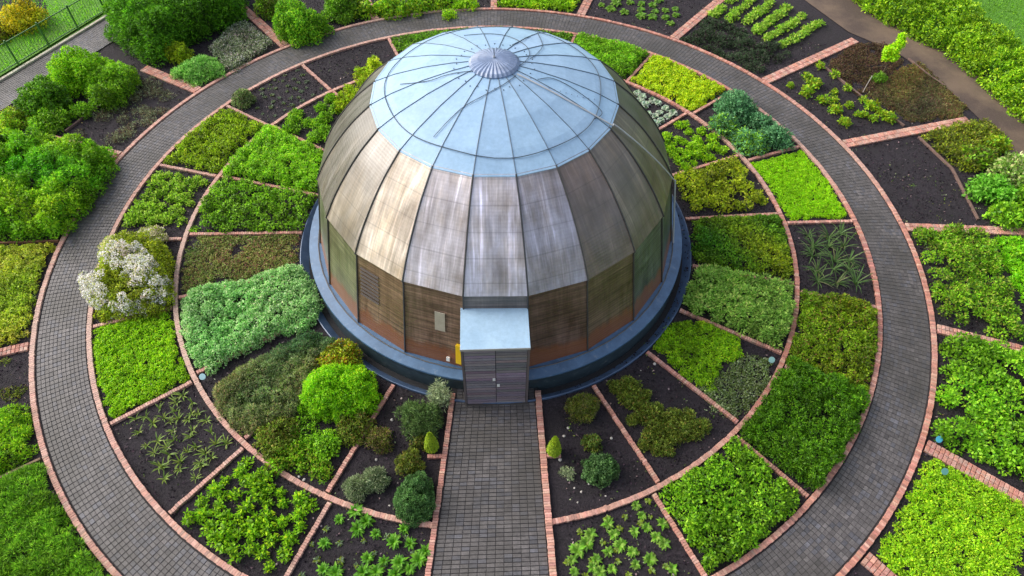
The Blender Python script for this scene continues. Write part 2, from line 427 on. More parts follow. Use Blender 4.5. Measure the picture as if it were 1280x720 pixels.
def mass(P, h, sp, l, w, cover, pal, edge=.25, up=.4, gap=None, jitn=.4, zrag=.3, bvar=.24, mr=None, seed=0, hue=None, gs=1.3):
    l *= .86; w *= .86; P = np.array(P); x0, y0 = P.min(0); x1, y1 = P.max(0)
    gx, gy = np.meshgrid(np.arange(x0-sp, x1+sp, sp), np.arange(y0-sp, y1+sp, sp*.87)); gx = gx.copy(); gx[1::2] += sp/2
    x = gx.ravel()+rng.normal(0, sp*.25, gx.size); y = gy.ravel()+rng.normal(0, sp*.25, gx.size)
    k = inside(P, x, y); x, y = x[k], y[k]
    if gap is not None:
        k = nz(x, y, gs, seed)*1.0+rng.normal(0, .08, len(x)) > gap; x, y = x[k], y[k]
    d = edist(P, x, y); e = np.clip(d/edge, .04, 1); prof = np.sqrt(1-(1-e)**2)
    mr = mr or sp*.66
    zrag = min(.9, zrag*1.35); H = h*prof*(1-zrag/2+zrag*rng.random(len(x)))*(1+.35*nz(x, y, .9, seed+3))
    H = np.maximum(H, .03)
    br = 1+bvar*rng.normal(0, 1, len(x))*.7+bvar*1.6*nz(x, y, .8, seed+7); br = np.clip(br, .5, 1.6)
    hu = nz(x, y, .6, seed+20)
    out = []
    m = mr*rng.uniform(.75, 1.25, len(x)); zc = np.maximum(0, H-m*.75)
    cnt = np.maximum(4, (cover*1.6*math.pi*m*m/(.5*l*w)*.5)).astype(int)
    idx = np.repeat(np.arange(len(x)), cnt); N = len(idx)
    u = unit(rng.normal(0, 1, (N, 3))); u[:, 2] = np.abs(u[:, 2])-.12; u = unit(u)
    rf = rng.uniform(.65, 1.02, N); hz = np.minimum(m, H)[idx]
    c = np.stack([x[idx]+m[idx]*u[:, 0]*rf, y[idx]+m[idx]*u[:, 1]*rf, np.maximum(.01, zc[idx]+hz*u[:, 2]*rf)], 1)
    bb = br[idx]
    if hue is not None:
        hh = hu[idx][:, None]*np.array(hue)[None, :]+1; bb = bb[:, None]*hh
    out.append(leaves(c, u, l, w, pal, up, jitn, bb))
    # sides of tall masses
    k = (zc > .06) & (e < .999)
    if k.any():
        xs, ys, zs, ms, bs = x[k], y[k], zc[k], m[k], br[k]
        cn = np.maximum(2, (cover*2.2*ms*zs/(.5*l*w)*.5)).astype(int); idx = np.repeat(np.arange(len(xs)), cn); N = len(idx)
        an = rng.uniform(0, 2*math.pi, N); u = np.stack([np.cos(an), np.sin(an), .35*np.ones(N)], 1)
        c = np.stack([xs[idx]+ms[idx]*u[:, 0]*.85, ys[idx]+ms[idx]*u[:, 1]*.85, zs[idx]*rng.random(N)], 1)
        out.append(leaves(c, u, l, w, pal, up, jitn, bs[idx]))
    return cat(out)
def sector(r0, r1, a0, a1, m=.05):
    """bed outline between two radii and two dividing kerbs"""
    P = []; n = 9
    for i in range(n+1):
        a = lerp(a0, a1, i/n); P.append((r1, a))
    for i in range(n+1):
        a = lerp(a1, a0, i/n); P.append((r0, a))
    out = []
    for (r, a) in P:
        s = 1 if a1 > a0 else -1
        da = math.degrees(m/(r*S)); aa = min(max(a, min(a0, a1)+da), max(a0, a1)-da)
        rr = r-(m/S if r == r1 else -m/S)
        if r == 5.14: rr = rim(a)+.06
        out.append(pol(rr, aa))
    return out
def pxpoly(pts, z=0): return [W(x, y, z) for x, y in pts]
def blob(px, py, rpx, z, ry=None):
    x, y = W(px, py, z); x2, _ = W(px+rpx, py, z); r = abs(x2-x); r2 = r if ry is None else r*ry
    return [(x+r*math.cos(t)*(1+.12*math.sin(3*t+px)), y+r2*math.sin(t)*(1+.12*math.cos(2*t+py))) for t in np.linspace(0, 2*math.pi, 16)[:-1]], (x, y), r
def mass_obj(name, label, catg, P, kind=None, group=None, mat='leaf', **k):
    A = mass(P, **k); cx = float(np.mean([p[0] for p in P])); cy = float(np.mean([p[1] for p in P]))
    A['c'] = A['c']-np.array([cx, cy, 0]); me = to_mesh(name, A, mat)
    o = bpy.data.objects.new(name, me); o.location = (cx, cy, 0); link(o); return tag(o, label, catg, group, kind)
# palettes (base colours)
LIME = [((.17, .40, .008), 3), ((.24, .50, .012), 2), ((.10, .26, .008), 2)]
YLIME = [((.25, .44, .008), 3), ((.33, .52, .012), 2), ((.16, .32, .008), 1)]
YOLIVE = [((.18, .29, .010), 3), ((.25, .37, .020), 2), ((.12, .17, .008), 2)]
MID = [((.08, .22, .010), 3), ((.12, .30, .015), 2), ((.045, .13, .008), 2)]
BRIGHT = [((.11, .30, .010), 3), ((.17, .40, .015), 2), ((.05, .15, .008), 2)]
DARK = [((.035, .11, .010), 3), ((.055, .16, .012), 2), ((.02, .06, .006), 2)]
OLIVE = [((.08, .14, .015), 3), ((.12, .19, .02), 2), ((.05, .08, .01), 2), ((.16, .15, .03), 1)]
GREY = [((.16, .24, .12), 3), ((.22, .32, .17), 2), ((.09, .15, .07), 2)]
ROSEM = [((.11, .18, .065), 3), ((.17, .26, .09), 2), ((.06, .10, .04), 2), ((.18, .17, .08), 1)]
MINT = [((.18, .42, .12), 3), ((.28, .54, .21), 3), ((.09, .25, .07), 2)]
BLUEG = [((.07, .22, .09), 3), ((.11, .30, .12), 2), ((.04, .13, .05), 2)]
WHITE = [((.62, .60, .48), 4), ((.74, .72, .62), 3), ((.25, .32, .10), 2)]
BROWNG = [((.11, .19, .04), 3), ((.16, .26, .06), 3), ((.17, .11, .07), 2), ((.07, .12, .02), 1)]
REDB = [((.07, .045, .028), 3), ((.045, .03, .02), 2), ((.09, .08, .03), 2), ((.05, .075, .02), 1)]

# protos and copies ------------------------------------------------------------
def rosette(l, w, n, pal, tilt=.5, rings=3, br=.2):
    C = []; T = []; Sd = []; L = []; Wd = []; Cl = []
    mb = MB()
    for r in range(rings):
        k = n-r*max(1, n//(rings+1))
        for i in range(k):
            a = 2*math.pi*(i+.5*r)/k+random.gauss(0, .15); el = tilt*(.25+.9*r/rings)+random.gauss(0, .12)
            ll = l*random.uniform(.75, 1.15)*(1-.2*r/rings); ww = w*random.uniform(.8, 1.2)
            d = Vector((math.cos(a), math.sin(a), 0)); s = Vector((-math.sin(a), math.cos(a), 0))
            p0 = Vector((0, 0, .02)); p1 = p0+(d*math.cos(el)+Vector((0, 0, math.sin(el))))*ll*.55
            e2 = el-.6; p2 = p1+(d*math.cos(e2)+Vector((0, 0, math.sin(e2))))*ll*.45
            up = Vector((0, 0, 1)); c0 = random.choices([p[0] for p in pal], [p[1] for p in pal])[0]; c0 = jit(c0, br)
            vs = [p0, p1+s*ww/2+up*ww*.15, p1, p1-s*ww/2+up*ww*.15, p2]
            m1 = p1.lerp(p2, .5)
            mb.add(vs, [(0, 2, 1), (0, 3, 2), (1, 2, 4), (2, 3, 4)], c0)
    return mb
def proto_mesh(mb, name, mat='leaf'):
    o = mb.build(name, M[mat]); me = o.data; bpy.data.objects.remove(o); return me
def tuft(l, w, n, pal, spread=.6):
    mb = MB()
    for i in range(n):
        a = random.uniform(0, 6.283); el = random.uniform(.6, 1.45)*(1-spread*.3); ll = l*random.uniform(.6, 1.2)
        d = Vector((math.cos(a), math.sin(a), 0)); s = Vector((-math.sin(a), math.cos(a), 0)); p = d*random.uniform(0, .04); pts = []
        for k in range(4):
            pts.append(p.copy()); e = el-spread*k*.45; p = p+(d*math.cos(e)+Vector((0, 0, math.sin(e))))*ll/3
        c0 = jit(random.choices([q[0] for q in pal], [q[1] for q in pal])[0], .2); vs = []
        for k, q in enumerate(pts[:3]): vs += [q+s*w/2*(1-.15*k), q-s*w/2*(1-.15*k)]
        vs.append(pts[3]); mb.add(vs, [(0, 1, 3, 2), (2, 3, 5, 4), (4, 5, 6)], c0)
    return mb
def clump_me(name, r, h, l, w, cover, pal, mat='leaf', **k):
    P = [(r*math.cos(t), r*math.sin(t)) for t in np.linspace(0, 2*math.pi, 12)[:-1]]
    A = mass(P, h, r*.5, l, w, cover, pal, edge=r, **k); return to_mesh(name, A, mat)
def scatter(name, label, catg, group, meshes, pts, smin=.8, smax=1.2, z=.0):
    for i, (x, y) in enumerate(pts):
        if i < len(meshes): src = bpy.data.objects.new(name, meshes[i])
        else: src = protos[i % len(meshes)].copy()
        if i == 0: protos = []
        if i < len(meshes): protos.append(src)
        s = random.uniform(smin, smax); src.location = (x, y, z); src.rotation_euler = (random.gauss(0, .05), random.gauss(0, .05), random.uniform(0, 6.28))
        src.scale = (s, s, s*random.uniform(.85, 1.15)); col.objects.link(src); tag(src, label, catg, group)
def poisson(P, d, n=400, prob=None):
    P = np.array(P); x0, y0 = P.min(0); x1, y1 = P.max(0); pts = []
    for _ in range(n*12):
        x, y = random.uniform(x0, x1), random.uniform(y0, y1)
        if not inside(P, np.array([x]), np.array([y]))[0]: continue
        if prob and random.random() > prob(x, y): continue
        if all((x-a)**2+(y-b)**2 > d*d for a, b in pts): pts.append((x, y))
        if len(pts) >= n: break
    return pts
def gridpts(r0, r1, a0, a1, nr, na, j=.05, drop=0):
    out = []
    for i in range(nr):
        for k in range(na):
            if random.random() < drop: continue
            x, y = pol(lerp(r0, r1, (i+.5)/nr), lerp(a0, a1, (k+.5)/na)); out.append((x+random.gauss(0, j), y+random.gauss(0, j)))
    return out
def pts_px(L, z=0): return [W(x, y, z) for x, y in L]
# ---------------------------------------------------------------- the domed building
def bp(r, a, z): t = R(a)+BPHI; return Vector((BX+r*S*math.sin(t), BY-r*S*math.cos(t), z*S))
bld = empty('domed_building', (BX, BY, 0), 'large round domed building with pale blue roof, weathered brown cladding and boarded porch', 'building')
def part(mb, name, mat, smooth=False, parent=bld, label=None):
    o = mb.build(name, M[mat], parent, smooth)
    for v in o.data.vertices: v.co = v.co-Vector((BX, BY, 0))
    if label: o['label'] = label
    return o
PRC = [(4.10, 2.54), (3.84, 3.00), (3.49, 3.50), (3.08, 3.98), (2.60, 4.41)]
PROF = []
for i_ in range(4):
    for j_ in range(4):
        p0_, p1_, p2_, p3_ = [Vector(PRC[min(max(q_, 0), 4)]) for q_ in (i_-1, i_, i_+1, i_+2)]; t_ = j_/4
        q_ = .5*((2*p1_)+(p2_-p0_)*t_+(2*p0_-5*p1_+4*p2_-p3_)*t_*t_+(3*p1_-p0_-3*p2_+p3_)*t_**3); PROF.append((q_.x, q_.y))
PROF.append(PRC[-1])
CLT = {-72: (.115, .105, .085), -54: (.235, .21, .17), -36: (.60, .52, .41), -18: (.50, .47, .49), 0: (.45, .44, .50), 18: (.30, .29, .34),  # bleached timber tones by facing, with sky reflection painted into the panel tints
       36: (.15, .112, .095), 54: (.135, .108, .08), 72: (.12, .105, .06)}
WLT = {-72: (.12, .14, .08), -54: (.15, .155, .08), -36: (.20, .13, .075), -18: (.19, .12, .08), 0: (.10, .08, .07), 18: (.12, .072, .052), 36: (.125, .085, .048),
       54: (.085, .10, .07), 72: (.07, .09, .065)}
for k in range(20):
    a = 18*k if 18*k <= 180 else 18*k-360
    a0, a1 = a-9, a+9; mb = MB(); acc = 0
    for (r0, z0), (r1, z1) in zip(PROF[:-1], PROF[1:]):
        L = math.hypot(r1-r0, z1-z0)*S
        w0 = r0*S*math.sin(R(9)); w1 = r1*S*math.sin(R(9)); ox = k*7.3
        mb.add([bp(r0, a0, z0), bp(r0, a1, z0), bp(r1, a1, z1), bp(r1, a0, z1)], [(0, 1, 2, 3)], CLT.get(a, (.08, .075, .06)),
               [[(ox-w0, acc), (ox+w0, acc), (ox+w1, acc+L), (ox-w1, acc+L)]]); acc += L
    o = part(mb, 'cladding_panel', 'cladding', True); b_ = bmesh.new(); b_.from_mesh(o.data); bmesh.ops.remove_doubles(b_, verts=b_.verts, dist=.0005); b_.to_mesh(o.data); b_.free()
    mb = MB(); w0 = 4.44*S*math.sin(R(9)); w1 = 4.07*S*math.sin(R(9)); ox = k*5.1; L = 2.08*S
    mb.add([bp(4.44, a0, .46), bp(4.44, a1, .46), bp(4.07, a1, 2.50), bp(4.07, a0, 2.50)], [(0, 1, 2, 3)], WLT.get(a, (.09, .07, .05)),
           [[(ox-w0, 0), (ox+w0, 0), (ox+w1, L), (ox-w1, L)]])
    mb.add([bp(4.07, a0, 2.50), bp(4.07, a1, 2.50), bp(4.10, a1, 2.54), bp(4.10, a0, 2.54)], [(0, 1, 2, 3)], (.08, .07, .06))
    part(mb, 'wall_panel', 'wall_timber')
# roof of pale sheets
RP = [(2.645, 4.385), (2.15, 4.625), (1.5, 4.86), (.9, 5.02), (.40, 5.12)]
for k in range(20):
    a = 18*k if 18*k <= 180 else 18*k-360
    mb = MB(); c = jit((.31, .47, .64), .05)
    for (r0, z0), (r1, z1) in zip(RP[:-1], RP[1:]):
        mb.add([bp(r0, a-9, z0), bp(r0, a+9, z0), bp(r1, a+9, z1), bp(r1, a-9, z1)], [(0, 1, 2, 3)], c)
    mb.add([bp(2.645, a-9, 4.35), bp(2.645, a+9, 4.35), bp(2.645, a+9, 4.385), bp(2.645, a-9, 4.385)], [(0, 1, 2, 3)], c)
    mb.add([bp(2.5, a-9, 4.35), bp(2.5, a+9, 4.35), bp(2.645, a+9, 4.35), bp(2.645, a-9, 4.35)], [(0, 1, 2, 3)], c)
    part(mb, 'roof_sheet', 'roof')
def rz(r):
    for (r0, z0), (r1, z1) in zip(RP[:-1], RP[1:]):
        if r >= r1: return z0+(z1-z0)*(r-r0)/(r1-r0)
    return 5.14
for k in range(20):
    a = 9+18*k
    mb = MB(); mb.tube([bp(r, a, z+.006) for r, z in RP], .011, (.10, .14, .18), 5); part(mb, 'roof_seam', 'metal_dark')
    mb = MB(); mb.tube([bp(r+.012, a, z) for r, z in [(4.44, .47), (4.07, 2.5)]+PROF], .022, random.choice([(.055, .05, .05), (.07, .065, .06)]) if abs(((a+180) % 360)-180) > 40 or k % 2 else (.05, .05, .055), 5); part(mb, 'rib', 'metal_dark')
# pleated cap and finial
mb = MB(); npl = 64; rings = [(.51, 5.07), (.525, 5.12), (.47, 5.17), (.34, 5.21), (.18, 5.235), (.03, 5.245)]
vs = [bp(r*(1+(.014 if i % 2 else -.014)), 360*i/npl, z+(.016 if i % 2 else -.016)*r) for r, z in rings for i in range(npl)]
fs = [(j*npl+i, j*npl+(i+1) % npl, (j+1)*npl+(i+1) % npl, (j+1)*npl+i) for j in range(5) for i in range(npl)]+[tuple(range(5*npl, 6*npl))]
mb.add(vs, fs, (.19, .25, .38)); cap = part(mb, 'roof_cap', 'blue_metal')
mb = MB(); mb.tube([bp(0, 0, 5.22), bp(0, 0, 5.28)], .035, (.3, .32, .36)); mb.tube([bp(0, 0, 5.28), bp(0, 0, 5.45)], .012, (.1, .12, .16)); part(mb, 'finial', 'metal_dark')
mb = MB()
for i in range(30):
    a = i*12+random.uniform(-2, 2); r = .78+.05*(i % 2); p = bp(r, a, rz(r)); mb = MB(); mb.tube([p, p+Vector((0, 0, .02))], .016, (.10, .14, .19), 6); part(mb, 'bolt', 'metal_dark')
for i in range(9):
    r = 1.25+.11*i; p = bp(r, 62+i*1.6, rz(r)); mb = MB(); mb.tube([p, p+Vector((0, 0, .015))], .012, (.15, .2, .28), 5); part(mb, 'bolt', 'metal_dark')
# loose cables lying on the roof
def on_roof(px, py):
    z = 4.8
    for _ in range(25):
        x, y = W(px, py, z*S); z = rz(math.hypot(x-BX, y-BY)/S)
    return Vector((x, y, z*S+.02))
def smooth_pts(P, n=6):
    out = []
    for i in range(len(P)-1):
        p0 = P[max(i-1, 0)]; p1 = P[i]; p2 = P[i+1]; p3 = P[min(i+2, len(P)-1)]
        for j in range(n):
            t = j/n; out.append(.5*((2*p1)+(p2-p0)*t+(2*p0-5*p1+4*p2-p3)*t*t+(3*p1-p0-3*p2+p3)*t**3))
    return out+[P[-1]]
def cable(pts, r=.014, c=(.06, .08, .11)):
    mb = MB(); mb.tube(smooth_pts(pts), r, c, 5); return part(mb, 'cable', 'metal_dark')
def hug(r, a): return bp(r, a, rz(r)+.014)
cable([hug(2.28+.03*math.sin(3*R(a))+.02*math.sin(R(a)*7+1), a) for a in range(0, 361, 9)], .011)
for L in ([(500, 106), (535, 102), (560, 94), (585, 90), (600, 91)], [(542, 172), (560, 152), (580, 134), (605, 120), (630, 106), (645, 95)],
          [(672, 100), (692, 99), (722, 115), (752, 140), (742, 150)], [(580, 45), (610, 43), (635, 46), (655, 56), (662, 67), (657, 77), (647, 84)],
          [(640, 57), (660, 47), (682, 36)], [(672, 42), (678, 57), (672, 67), (663, 74)]):
    cable([on_roof(*p) for p in L], .009)
# pale conduit down the right side
P = [bp(.6, 50, 5.12)]+[bp(r, lerp(55, 65, (r-.6)/2.1), rz(r)+.03) for r in (1.2, 1.9, 2.5, 2.66)]
P += [bp(r+.05, 66+14*i/16, z) for i, (r, z) in enumerate(PROF[::-1])]
mb = MB(); mb.tube(P, .019, (.45, .45, .46), 6); mb.tube([bp(4.16, 80, 2.54), bp(4.5, 80, .5)], .024, (.45, .46, .47)); part(mb, 'conduit', 'paint')
# plinth : ledge, skirt, channel and sloping rim
def ring_mesh(prof, c, name, mat, n=120, pol20=False):
    mb = MB(); vs = [bp(r, 360*i/n, z) for r, z in prof for i in range(n)]
    fs = [(j*n+i, j*n+(i+1) % n, (j+1)*n+(i+1) % n, (j+1)*n+i) for j in range(len(prof)-1) for i in range(n)]
    mb.add(vs, fs, c); return part(mb, name, mat)
ring_mesh([(4.25, .465), (4.50, .465), (4.73, .44), (4.74, .40)], (.075, .15, .26), 'ledge', 'blue_metal')
ring_mesh([(4.74, .41), (4.72, .30), (4.725, -.13)], (.035, .055, .065), 'skirt', 'blue_metal')
ring_mesh([(4.70, -.125), (4.85, -.125)], (.02, .02, .022), 'channel_floor', 'concrete')
ring_mesh([(4.845, -.13), (5.02, .055), (5.03, .062), (5.045, .055), (5.05, -.1)], (.075, .125, .22), 'gutter', 'blue_metal')
mb = MB(); mb.tube([bp(4.50, a, .475) for a in range(-170, 175, 6)], .018, (.12, .12, .12), 5); part(mb, 'flashing_bead', 'metal_dark')
# details on the wall
def wallp(a, t):  # point on the lower wall, t 0..1 up, slightly proud
    q = (a+9+360) % 18-9; m = a-q; rr = lerp(4.44, 4.07, t)*math.cos(R(9))/math.cos(R(q)); return bp(rr+.012, a, lerp(.46, 2.5, t))
def plaque(a0, a1, t0, t1, c, name, mat='paint', th=.02):
    P = [wallp(a0, t0), wallp(a1, t0), wallp(a1, t1), wallp(a0, t1)]; n = (P[1]-P[0]).cross(P[3]-P[0]).normalized()*th
    mb = MB(); mb.add(P+[p+n for p in P], [(4, 5, 6, 7), (0, 1, 5, 4), (1, 2, 6, 5), (2, 3, 7, 6), (3, 0, 4, 7)], c); return part(mb, name, mat)
plaque(-17.6, -14.5, .47, .72, (.42, .38, .30), 'wall_patch')
plaque(-11.2, -9.6, .08, .34, (.85, .55, .02), 'junction_box', th=.09)
plaque(-14.2, -13.2, .06, .11, (.8, .8, .78), 'wall_socket', th=.05)
mb = MB()
for i in range(8):
    t = .48+i*.052; P = [wallp(-43.5, t), wallp(-36.5, t), wallp(-36.5, t+.02), wallp(-43.5, t+.02)]
    n = (P[1]-P[0]).cross(P[3]-P[0]).normalized()*.03
    mb.add([P[0]+n, P[1]+n, P[2], P[3], P[0], P[1]], [(0, 1, 2, 3), (4, 5, 1, 0)], (.07, .055, .045))
part(mb, 'louvre', 'paint')
# porch
X0, X1, YF, YB, ZT = -.60*S, .73*S, -5.17*S, -4.0*S, 2.16*S
def slab(mb, x0, x1, y0, y1, z0, z1, c): mb.box((x0+x1)/2, (y0+y1)/2, 0, x1-x0, y1-y0, z0, z1, c, .004)
mb = MB(); nb = 24
for i in range(nb):
    z0 = lerp(.03, ZT-.03, i/nb); z1 = lerp(.03, ZT-.03, (i+1)/nb)-.012
    for xx in (X0, X1-.04): slab(mb, xx, xx+.04, YF+.05, YB, z0, z1, jit((.13, .105, .10), .2))
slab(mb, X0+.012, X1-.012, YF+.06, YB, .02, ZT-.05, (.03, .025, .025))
for xx in (X0-.012, X1-.048): slab(mb, xx, xx+.06, YF-.006, YF+.06, .0, ZT-.02, (.12, .10, .10))
part(mb, 'porch_wall', 'paint')
mb = MB(); slab(mb, X0-.015, X1+.015, YF-.03, YB, ZT-.02, ZT+.03, (.34, .50, .64)); part(mb, 'porch_roof', 'roof')
mb = MB(); slab(mb, X0-.02, X1+.02, YF-.042, YF-.03, ZT-.035, ZT+.035, (.35, .33, .30)); part(mb, 'porch_fascia', 'paint')
mb = MB(); slab(mb, X0-.02, X1+.02, YF-.05, YF+.0, .0, .045, (.06, .055, .05)); part(mb, 'threshold', 'paint')
mid = (X0+X1)/2
for side, (xa, xb) in ((0, (X0+.055, mid-.006)), (1, (mid+.006, X1-.055))):
    mb = MB(); slab(mb, xa, xb, YF+.03, YF+.055, .05, ZT-.06, (.015, .012, .014))
    for i in range(22):
        z0 = lerp(.05, ZT-.06, i/22); z1 = lerp(.05, ZT-.06, (i+1)/22)-.034
        slab(mb, xa+.002, xb-.002, YF, YF+.028, z0, z1, jit((.21, .18, .20), .25))
    d = part(mb, 'door', 'paint')
    hx = mid-.05 if side == 0 else mid+.06; hz = 1.25 if side == 0 else .95
    mb = MB(); slab(mb, hx-.035, hx+.035, YF-.03, YF-.002, hz, hz+.09, (.75, .75, .72)); part(mb, 'door_handle', 'paint', parent=d)
# ---------------------------------------------------------------- planting
ii, io, oi, oo = 5.14, 7.78, 7.97, 9.70
def carpet(label, P, h, sp, l, w, cover, pal, name='ground_cover', catg='ground cover', mat='leaf', **k):
    return mass_obj(name, label, catg, P, 'stuff', None, mat, h=h, sp=sp, l=l, w=w, cover=cover, pal=pal, **k)
def bush(name, label, catg, px, py, rpx, h, l, w, cover, pal, ry=None, mat='leaf', group=None, sp=None, stem=True, **k):
    P, (x, y), r = blob(px, py, rpx, h*.5, ry)
    A = mass(P, h, sp or r*.34, l, w, cover, pal, edge=k.pop('edge', r*.9), **k); A['c'] = A['c']-np.array([x, y, 0])
    me = to_mesh('foliage', A, mat)
    if not stem:
        o = bpy.data.objects.new(name, me); o.location = (x, y, 0); link(o); return tag(o, label, catg, group)
    e = empty(name, (x, y, 0), label, catg, group); o = bpy.data.objects.new('foliage', me); link(o, e)
    mb = MB()
    for i in range(5):
        a = i*1.3+px; mb.tube([(0, 0, -.05), (.06*math.cos(a), .06*math.sin(a), h*.3), (r*.4*math.cos(a), r*.4*math.sin(a), h*.7)], .022, (.10, .07, .04), 5, .008)
    mb.build('stem', M['concrete'], e); return e

# --- inner beds, left side
carpet('low mottled green and brown ground cover in the inner bed left of the dome', sector(ii, io, -90.6, -75.6), .08, .13, .07, .035, 2.2, BROWNG, gap=-.45, bvar=.12, hue=(.5, .0, .3))
carpet('pale grey green mounded foliage filling the inner bed left of the dome', pxpoly([(228, 372), (245, 357), (300, 350), (330, 338), (372, 328), (392, 352), (402, 392), (380, 408), (330, 424), (285, 446), (262, 462), (240, 448), (226, 415)], .2), .30, .19, .08, .05, 3, MINT, edge=.35, zrag=.55, bvar=.16, hue=(.25, 0, .3), name='herb_mass')
mass_obj('rosemary_bush', 'large feathery dark olive rosemary bush spilling over the inner bed left of the dome', 'bush',
         pxpoly([(268, 478), (305, 455), (348, 432), (385, 410), (418, 424), (430, 452), (402, 472), (385, 500), (352, 525), (320, 540), (290, 532), (268, 505)], .25), None, None,
         h=.38, sp=.17, l=.10, w=.024, cover=3.0, pal=ROSEM+[((.09, .18, .03), 2)], edge=.6, up=.9, zrag=.6, bvar=.22, hue=(.8, .2, .2))
bush('shrub', 'bright lime green rounded shrub beside the dome on the left', 'shrub', 424, 484, 48, .85, .085, .035, 3.2, [((.14, .40, .008), 3), ((.22, .52, .01), 2), ((.08, .24, .008), 1)], ry=.95, sp=.17, bvar=.16, up=.8)
bush('shrub', 'loose olive shrub with orange tips behind the lime green shrub', 'shrub', 425, 448, 28, .6, .08, .05, 2.6, YOLIVE+[((.30, .14, .02), 1)], sp=.16)
bush('shrub', 'mid green low shrub at the left edge of the inner bed below the rosemary', 'shrub', 345, 545, 27, .4, .08, .05, 2.8, OLIVE+[((.12, .24, .02), 2)], sp=.15)
bush('shrub', 'yellow green low shrub under the lime green shrub', 'shrub', 408, 556, 20, .35, .09, .055, 2.6, BRIGHT, sp=.15)
m3 = [clump_me('clump', .17, .2, .09, .055, 2.4, BRIGHT+[((.16, .22, .02), 3)], up=.6) for _ in range(3)]
scatter('herb_plant', 'leafy green plant on the soil below the lime green shrub near the curved kerb', 'plant', 'plants below the lime green shrub', m3,
        pts_px([(352, 568), (368, 562), (362, 578), (378, 586), (392, 575), (398, 590), (404, 580), (410, 592), (346, 585), (386, 562), (372, 572)]), .8, 1.35)
bush('shrub', 'olive green shrub between the lime green shrub and the straight kerb', 'shrub', 440, 530, 24, .4, .08, .05, 2.4, OLIVE+[((.12, .24, .02), 2)], sp=.15)
carpet('sparse leafy weeds on the soil below the lime green shrub', sector(5.9, io, -41, -26), .15, .17, .08, .05, 1.6, BRIGHT, gap=.12)
carpet('dense mid green leafy plants in rows in the inner bed left of the dome', sector(ii, io, -106.8, -91), .22, .26, .10, .065, 2.6, [((.09, .25, .010), 3), ((.15, .36, .015), 2), ((.05, .13, .008), 2)], edge=.15, bvar=.2, zrag=.6, mr=.15)
carpet('fluffy light green foliage in the inner bed upper left of the dome', sector(ii, io+.1, -124.5, -107.7), .30, .22, .09, .05, 3, [((.13, .36, .010), 3), ((.20, .46, .02), 2), ((.07, .2, .01), 1)], edge=.25)
P = sector(5.5, io, -141, -125.6)
m3 = [clump_me('clump', .26, .26, .09, .055, 2.4, BRIGHT, up=.6) for _ in range(3)]
scatter('herb_plant', 'bright green leafy clump on dark soil in the inner bed upper left of the dome', 'plant', 'bright clumps upper left of the dome', m3, poisson(P, .42, 16), .8, 1.25)
m3 = [clump_me('clump', .25, .35, .10, .05, 2.4, YOLIVE+[((.20, .42, .01), 3)], up=.7) for _ in range(3)]
scatter('herb_plant', 'yellow green plant growing against the upper left wall of the dome', 'plant', 'yellow green plants against the dome', m3,
        pts_px([(428, 122), (438, 112), (446, 118), (455, 105), (452, 95), (462, 98), (436, 130), (424, 134), (470, 88), (467, 76), (468, 84)], .15), .8, 1.2)

# --- inner bed beside the path, left
bush('shrub', 'spiky grey green shrub against the plinth beside the porch', 'shrub', 527, 522, 28, .6, .13, .024, 2.4, [((.06, .13, .03), 3), ((.09, .18, .05), 2), ((.03, .07, .02), 2)], ry=.9, up=1.3, sp=.17, zrag=.7)
bush('shrub', 'wispy silver shrub rising against the plinth', 'shrub', 549, 492, 13, .8, .14, .02, 1.6, GREY, up=1.3, sp=.12, zrag=.8)
def cone_topiary(px, py, label):
    x, y = W(px, py, .0); e = empty('topiary_cone', (x, y, 0), label, 'topiary', 'clipped golden cones beside the entrance path')
    N = 3200; z = rng.random(N)**1.15; r = .185*np.clip(1-z, 0, 1)**.62*np.clip(.6+z*3, 0, 1); a = rng.uniform(0, 6.283, N)
    n = np.stack([np.cos(a), np.sin(a), .5+0*a], 1); c = np.stack([r*np.cos(a), r*np.sin(a), z*.82+.04], 1)
    o = bpy.data.objects.new('foliage', to_mesh('foliage', leaves(c, n, .045, .03, [((.13, .24, .008), 3), ((.2, .32, .012), 2)], .3, .3), 'leaf')); link(o, e)
    mb = MB(); mb.tube([(0, 0, -.05), (0, 0, .3)], .02, (.1, .07, .04)); mb.build('stem', M['concrete'], e)
cone_topiary(540, 561, 'clipped golden green cone in the kerbed nook left of the path')
cone_topiary(692, 566, 'clipped golden green cone in the kerbed nook right of the path')
bush('shrub', 'small brownish grass shrub in the middle of the soil bed left of the path', 'shrub', 474, 548, 16, .3, .10, .02, 1.8, OLIVE+[((.16, .12, .07), 3)], up=1, sp=.12)
bush('lavender_bush', 'grey green lavender bush near the curved kerb left of the path', 'shrub', 446, 610, 17, .32, .08, .022, 3, GREY+[((.08, .15, .05), 4)], up=.9, sp=.12)
bush('lavender_bush', 'grey green lavender bush in the gap left of the clipped dark shrub', 'shrub', 470, 598, 16, .32, .08, .022, 3, GREY+[((.07, .14, .05), 5)], up=.9, sp=.12)
bush('shrub', 'dense clipped blue green shrub in the corner left of the path', 'shrub', 519, 620, 25, .62, .05, .03, 3.8, [((.05, .15, .035), 3), ((.08, .2, .05), 2), ((.035, .09, .025), 2)], ry=1.25, edge=.35, sp=.10)
bush('shrub', 'loose olive shrub behind the clipped blue green shrub', 'shrub', 512, 577, 18, .4, .07, .035, 2.2, OLIVE, sp=.13)
bush('shrub', 'small dark green shrub beside the golden cone left of the path', 'shrub', 525, 552, 11, .35, .07, .035, 2.4, OLIVE, sp=.12)

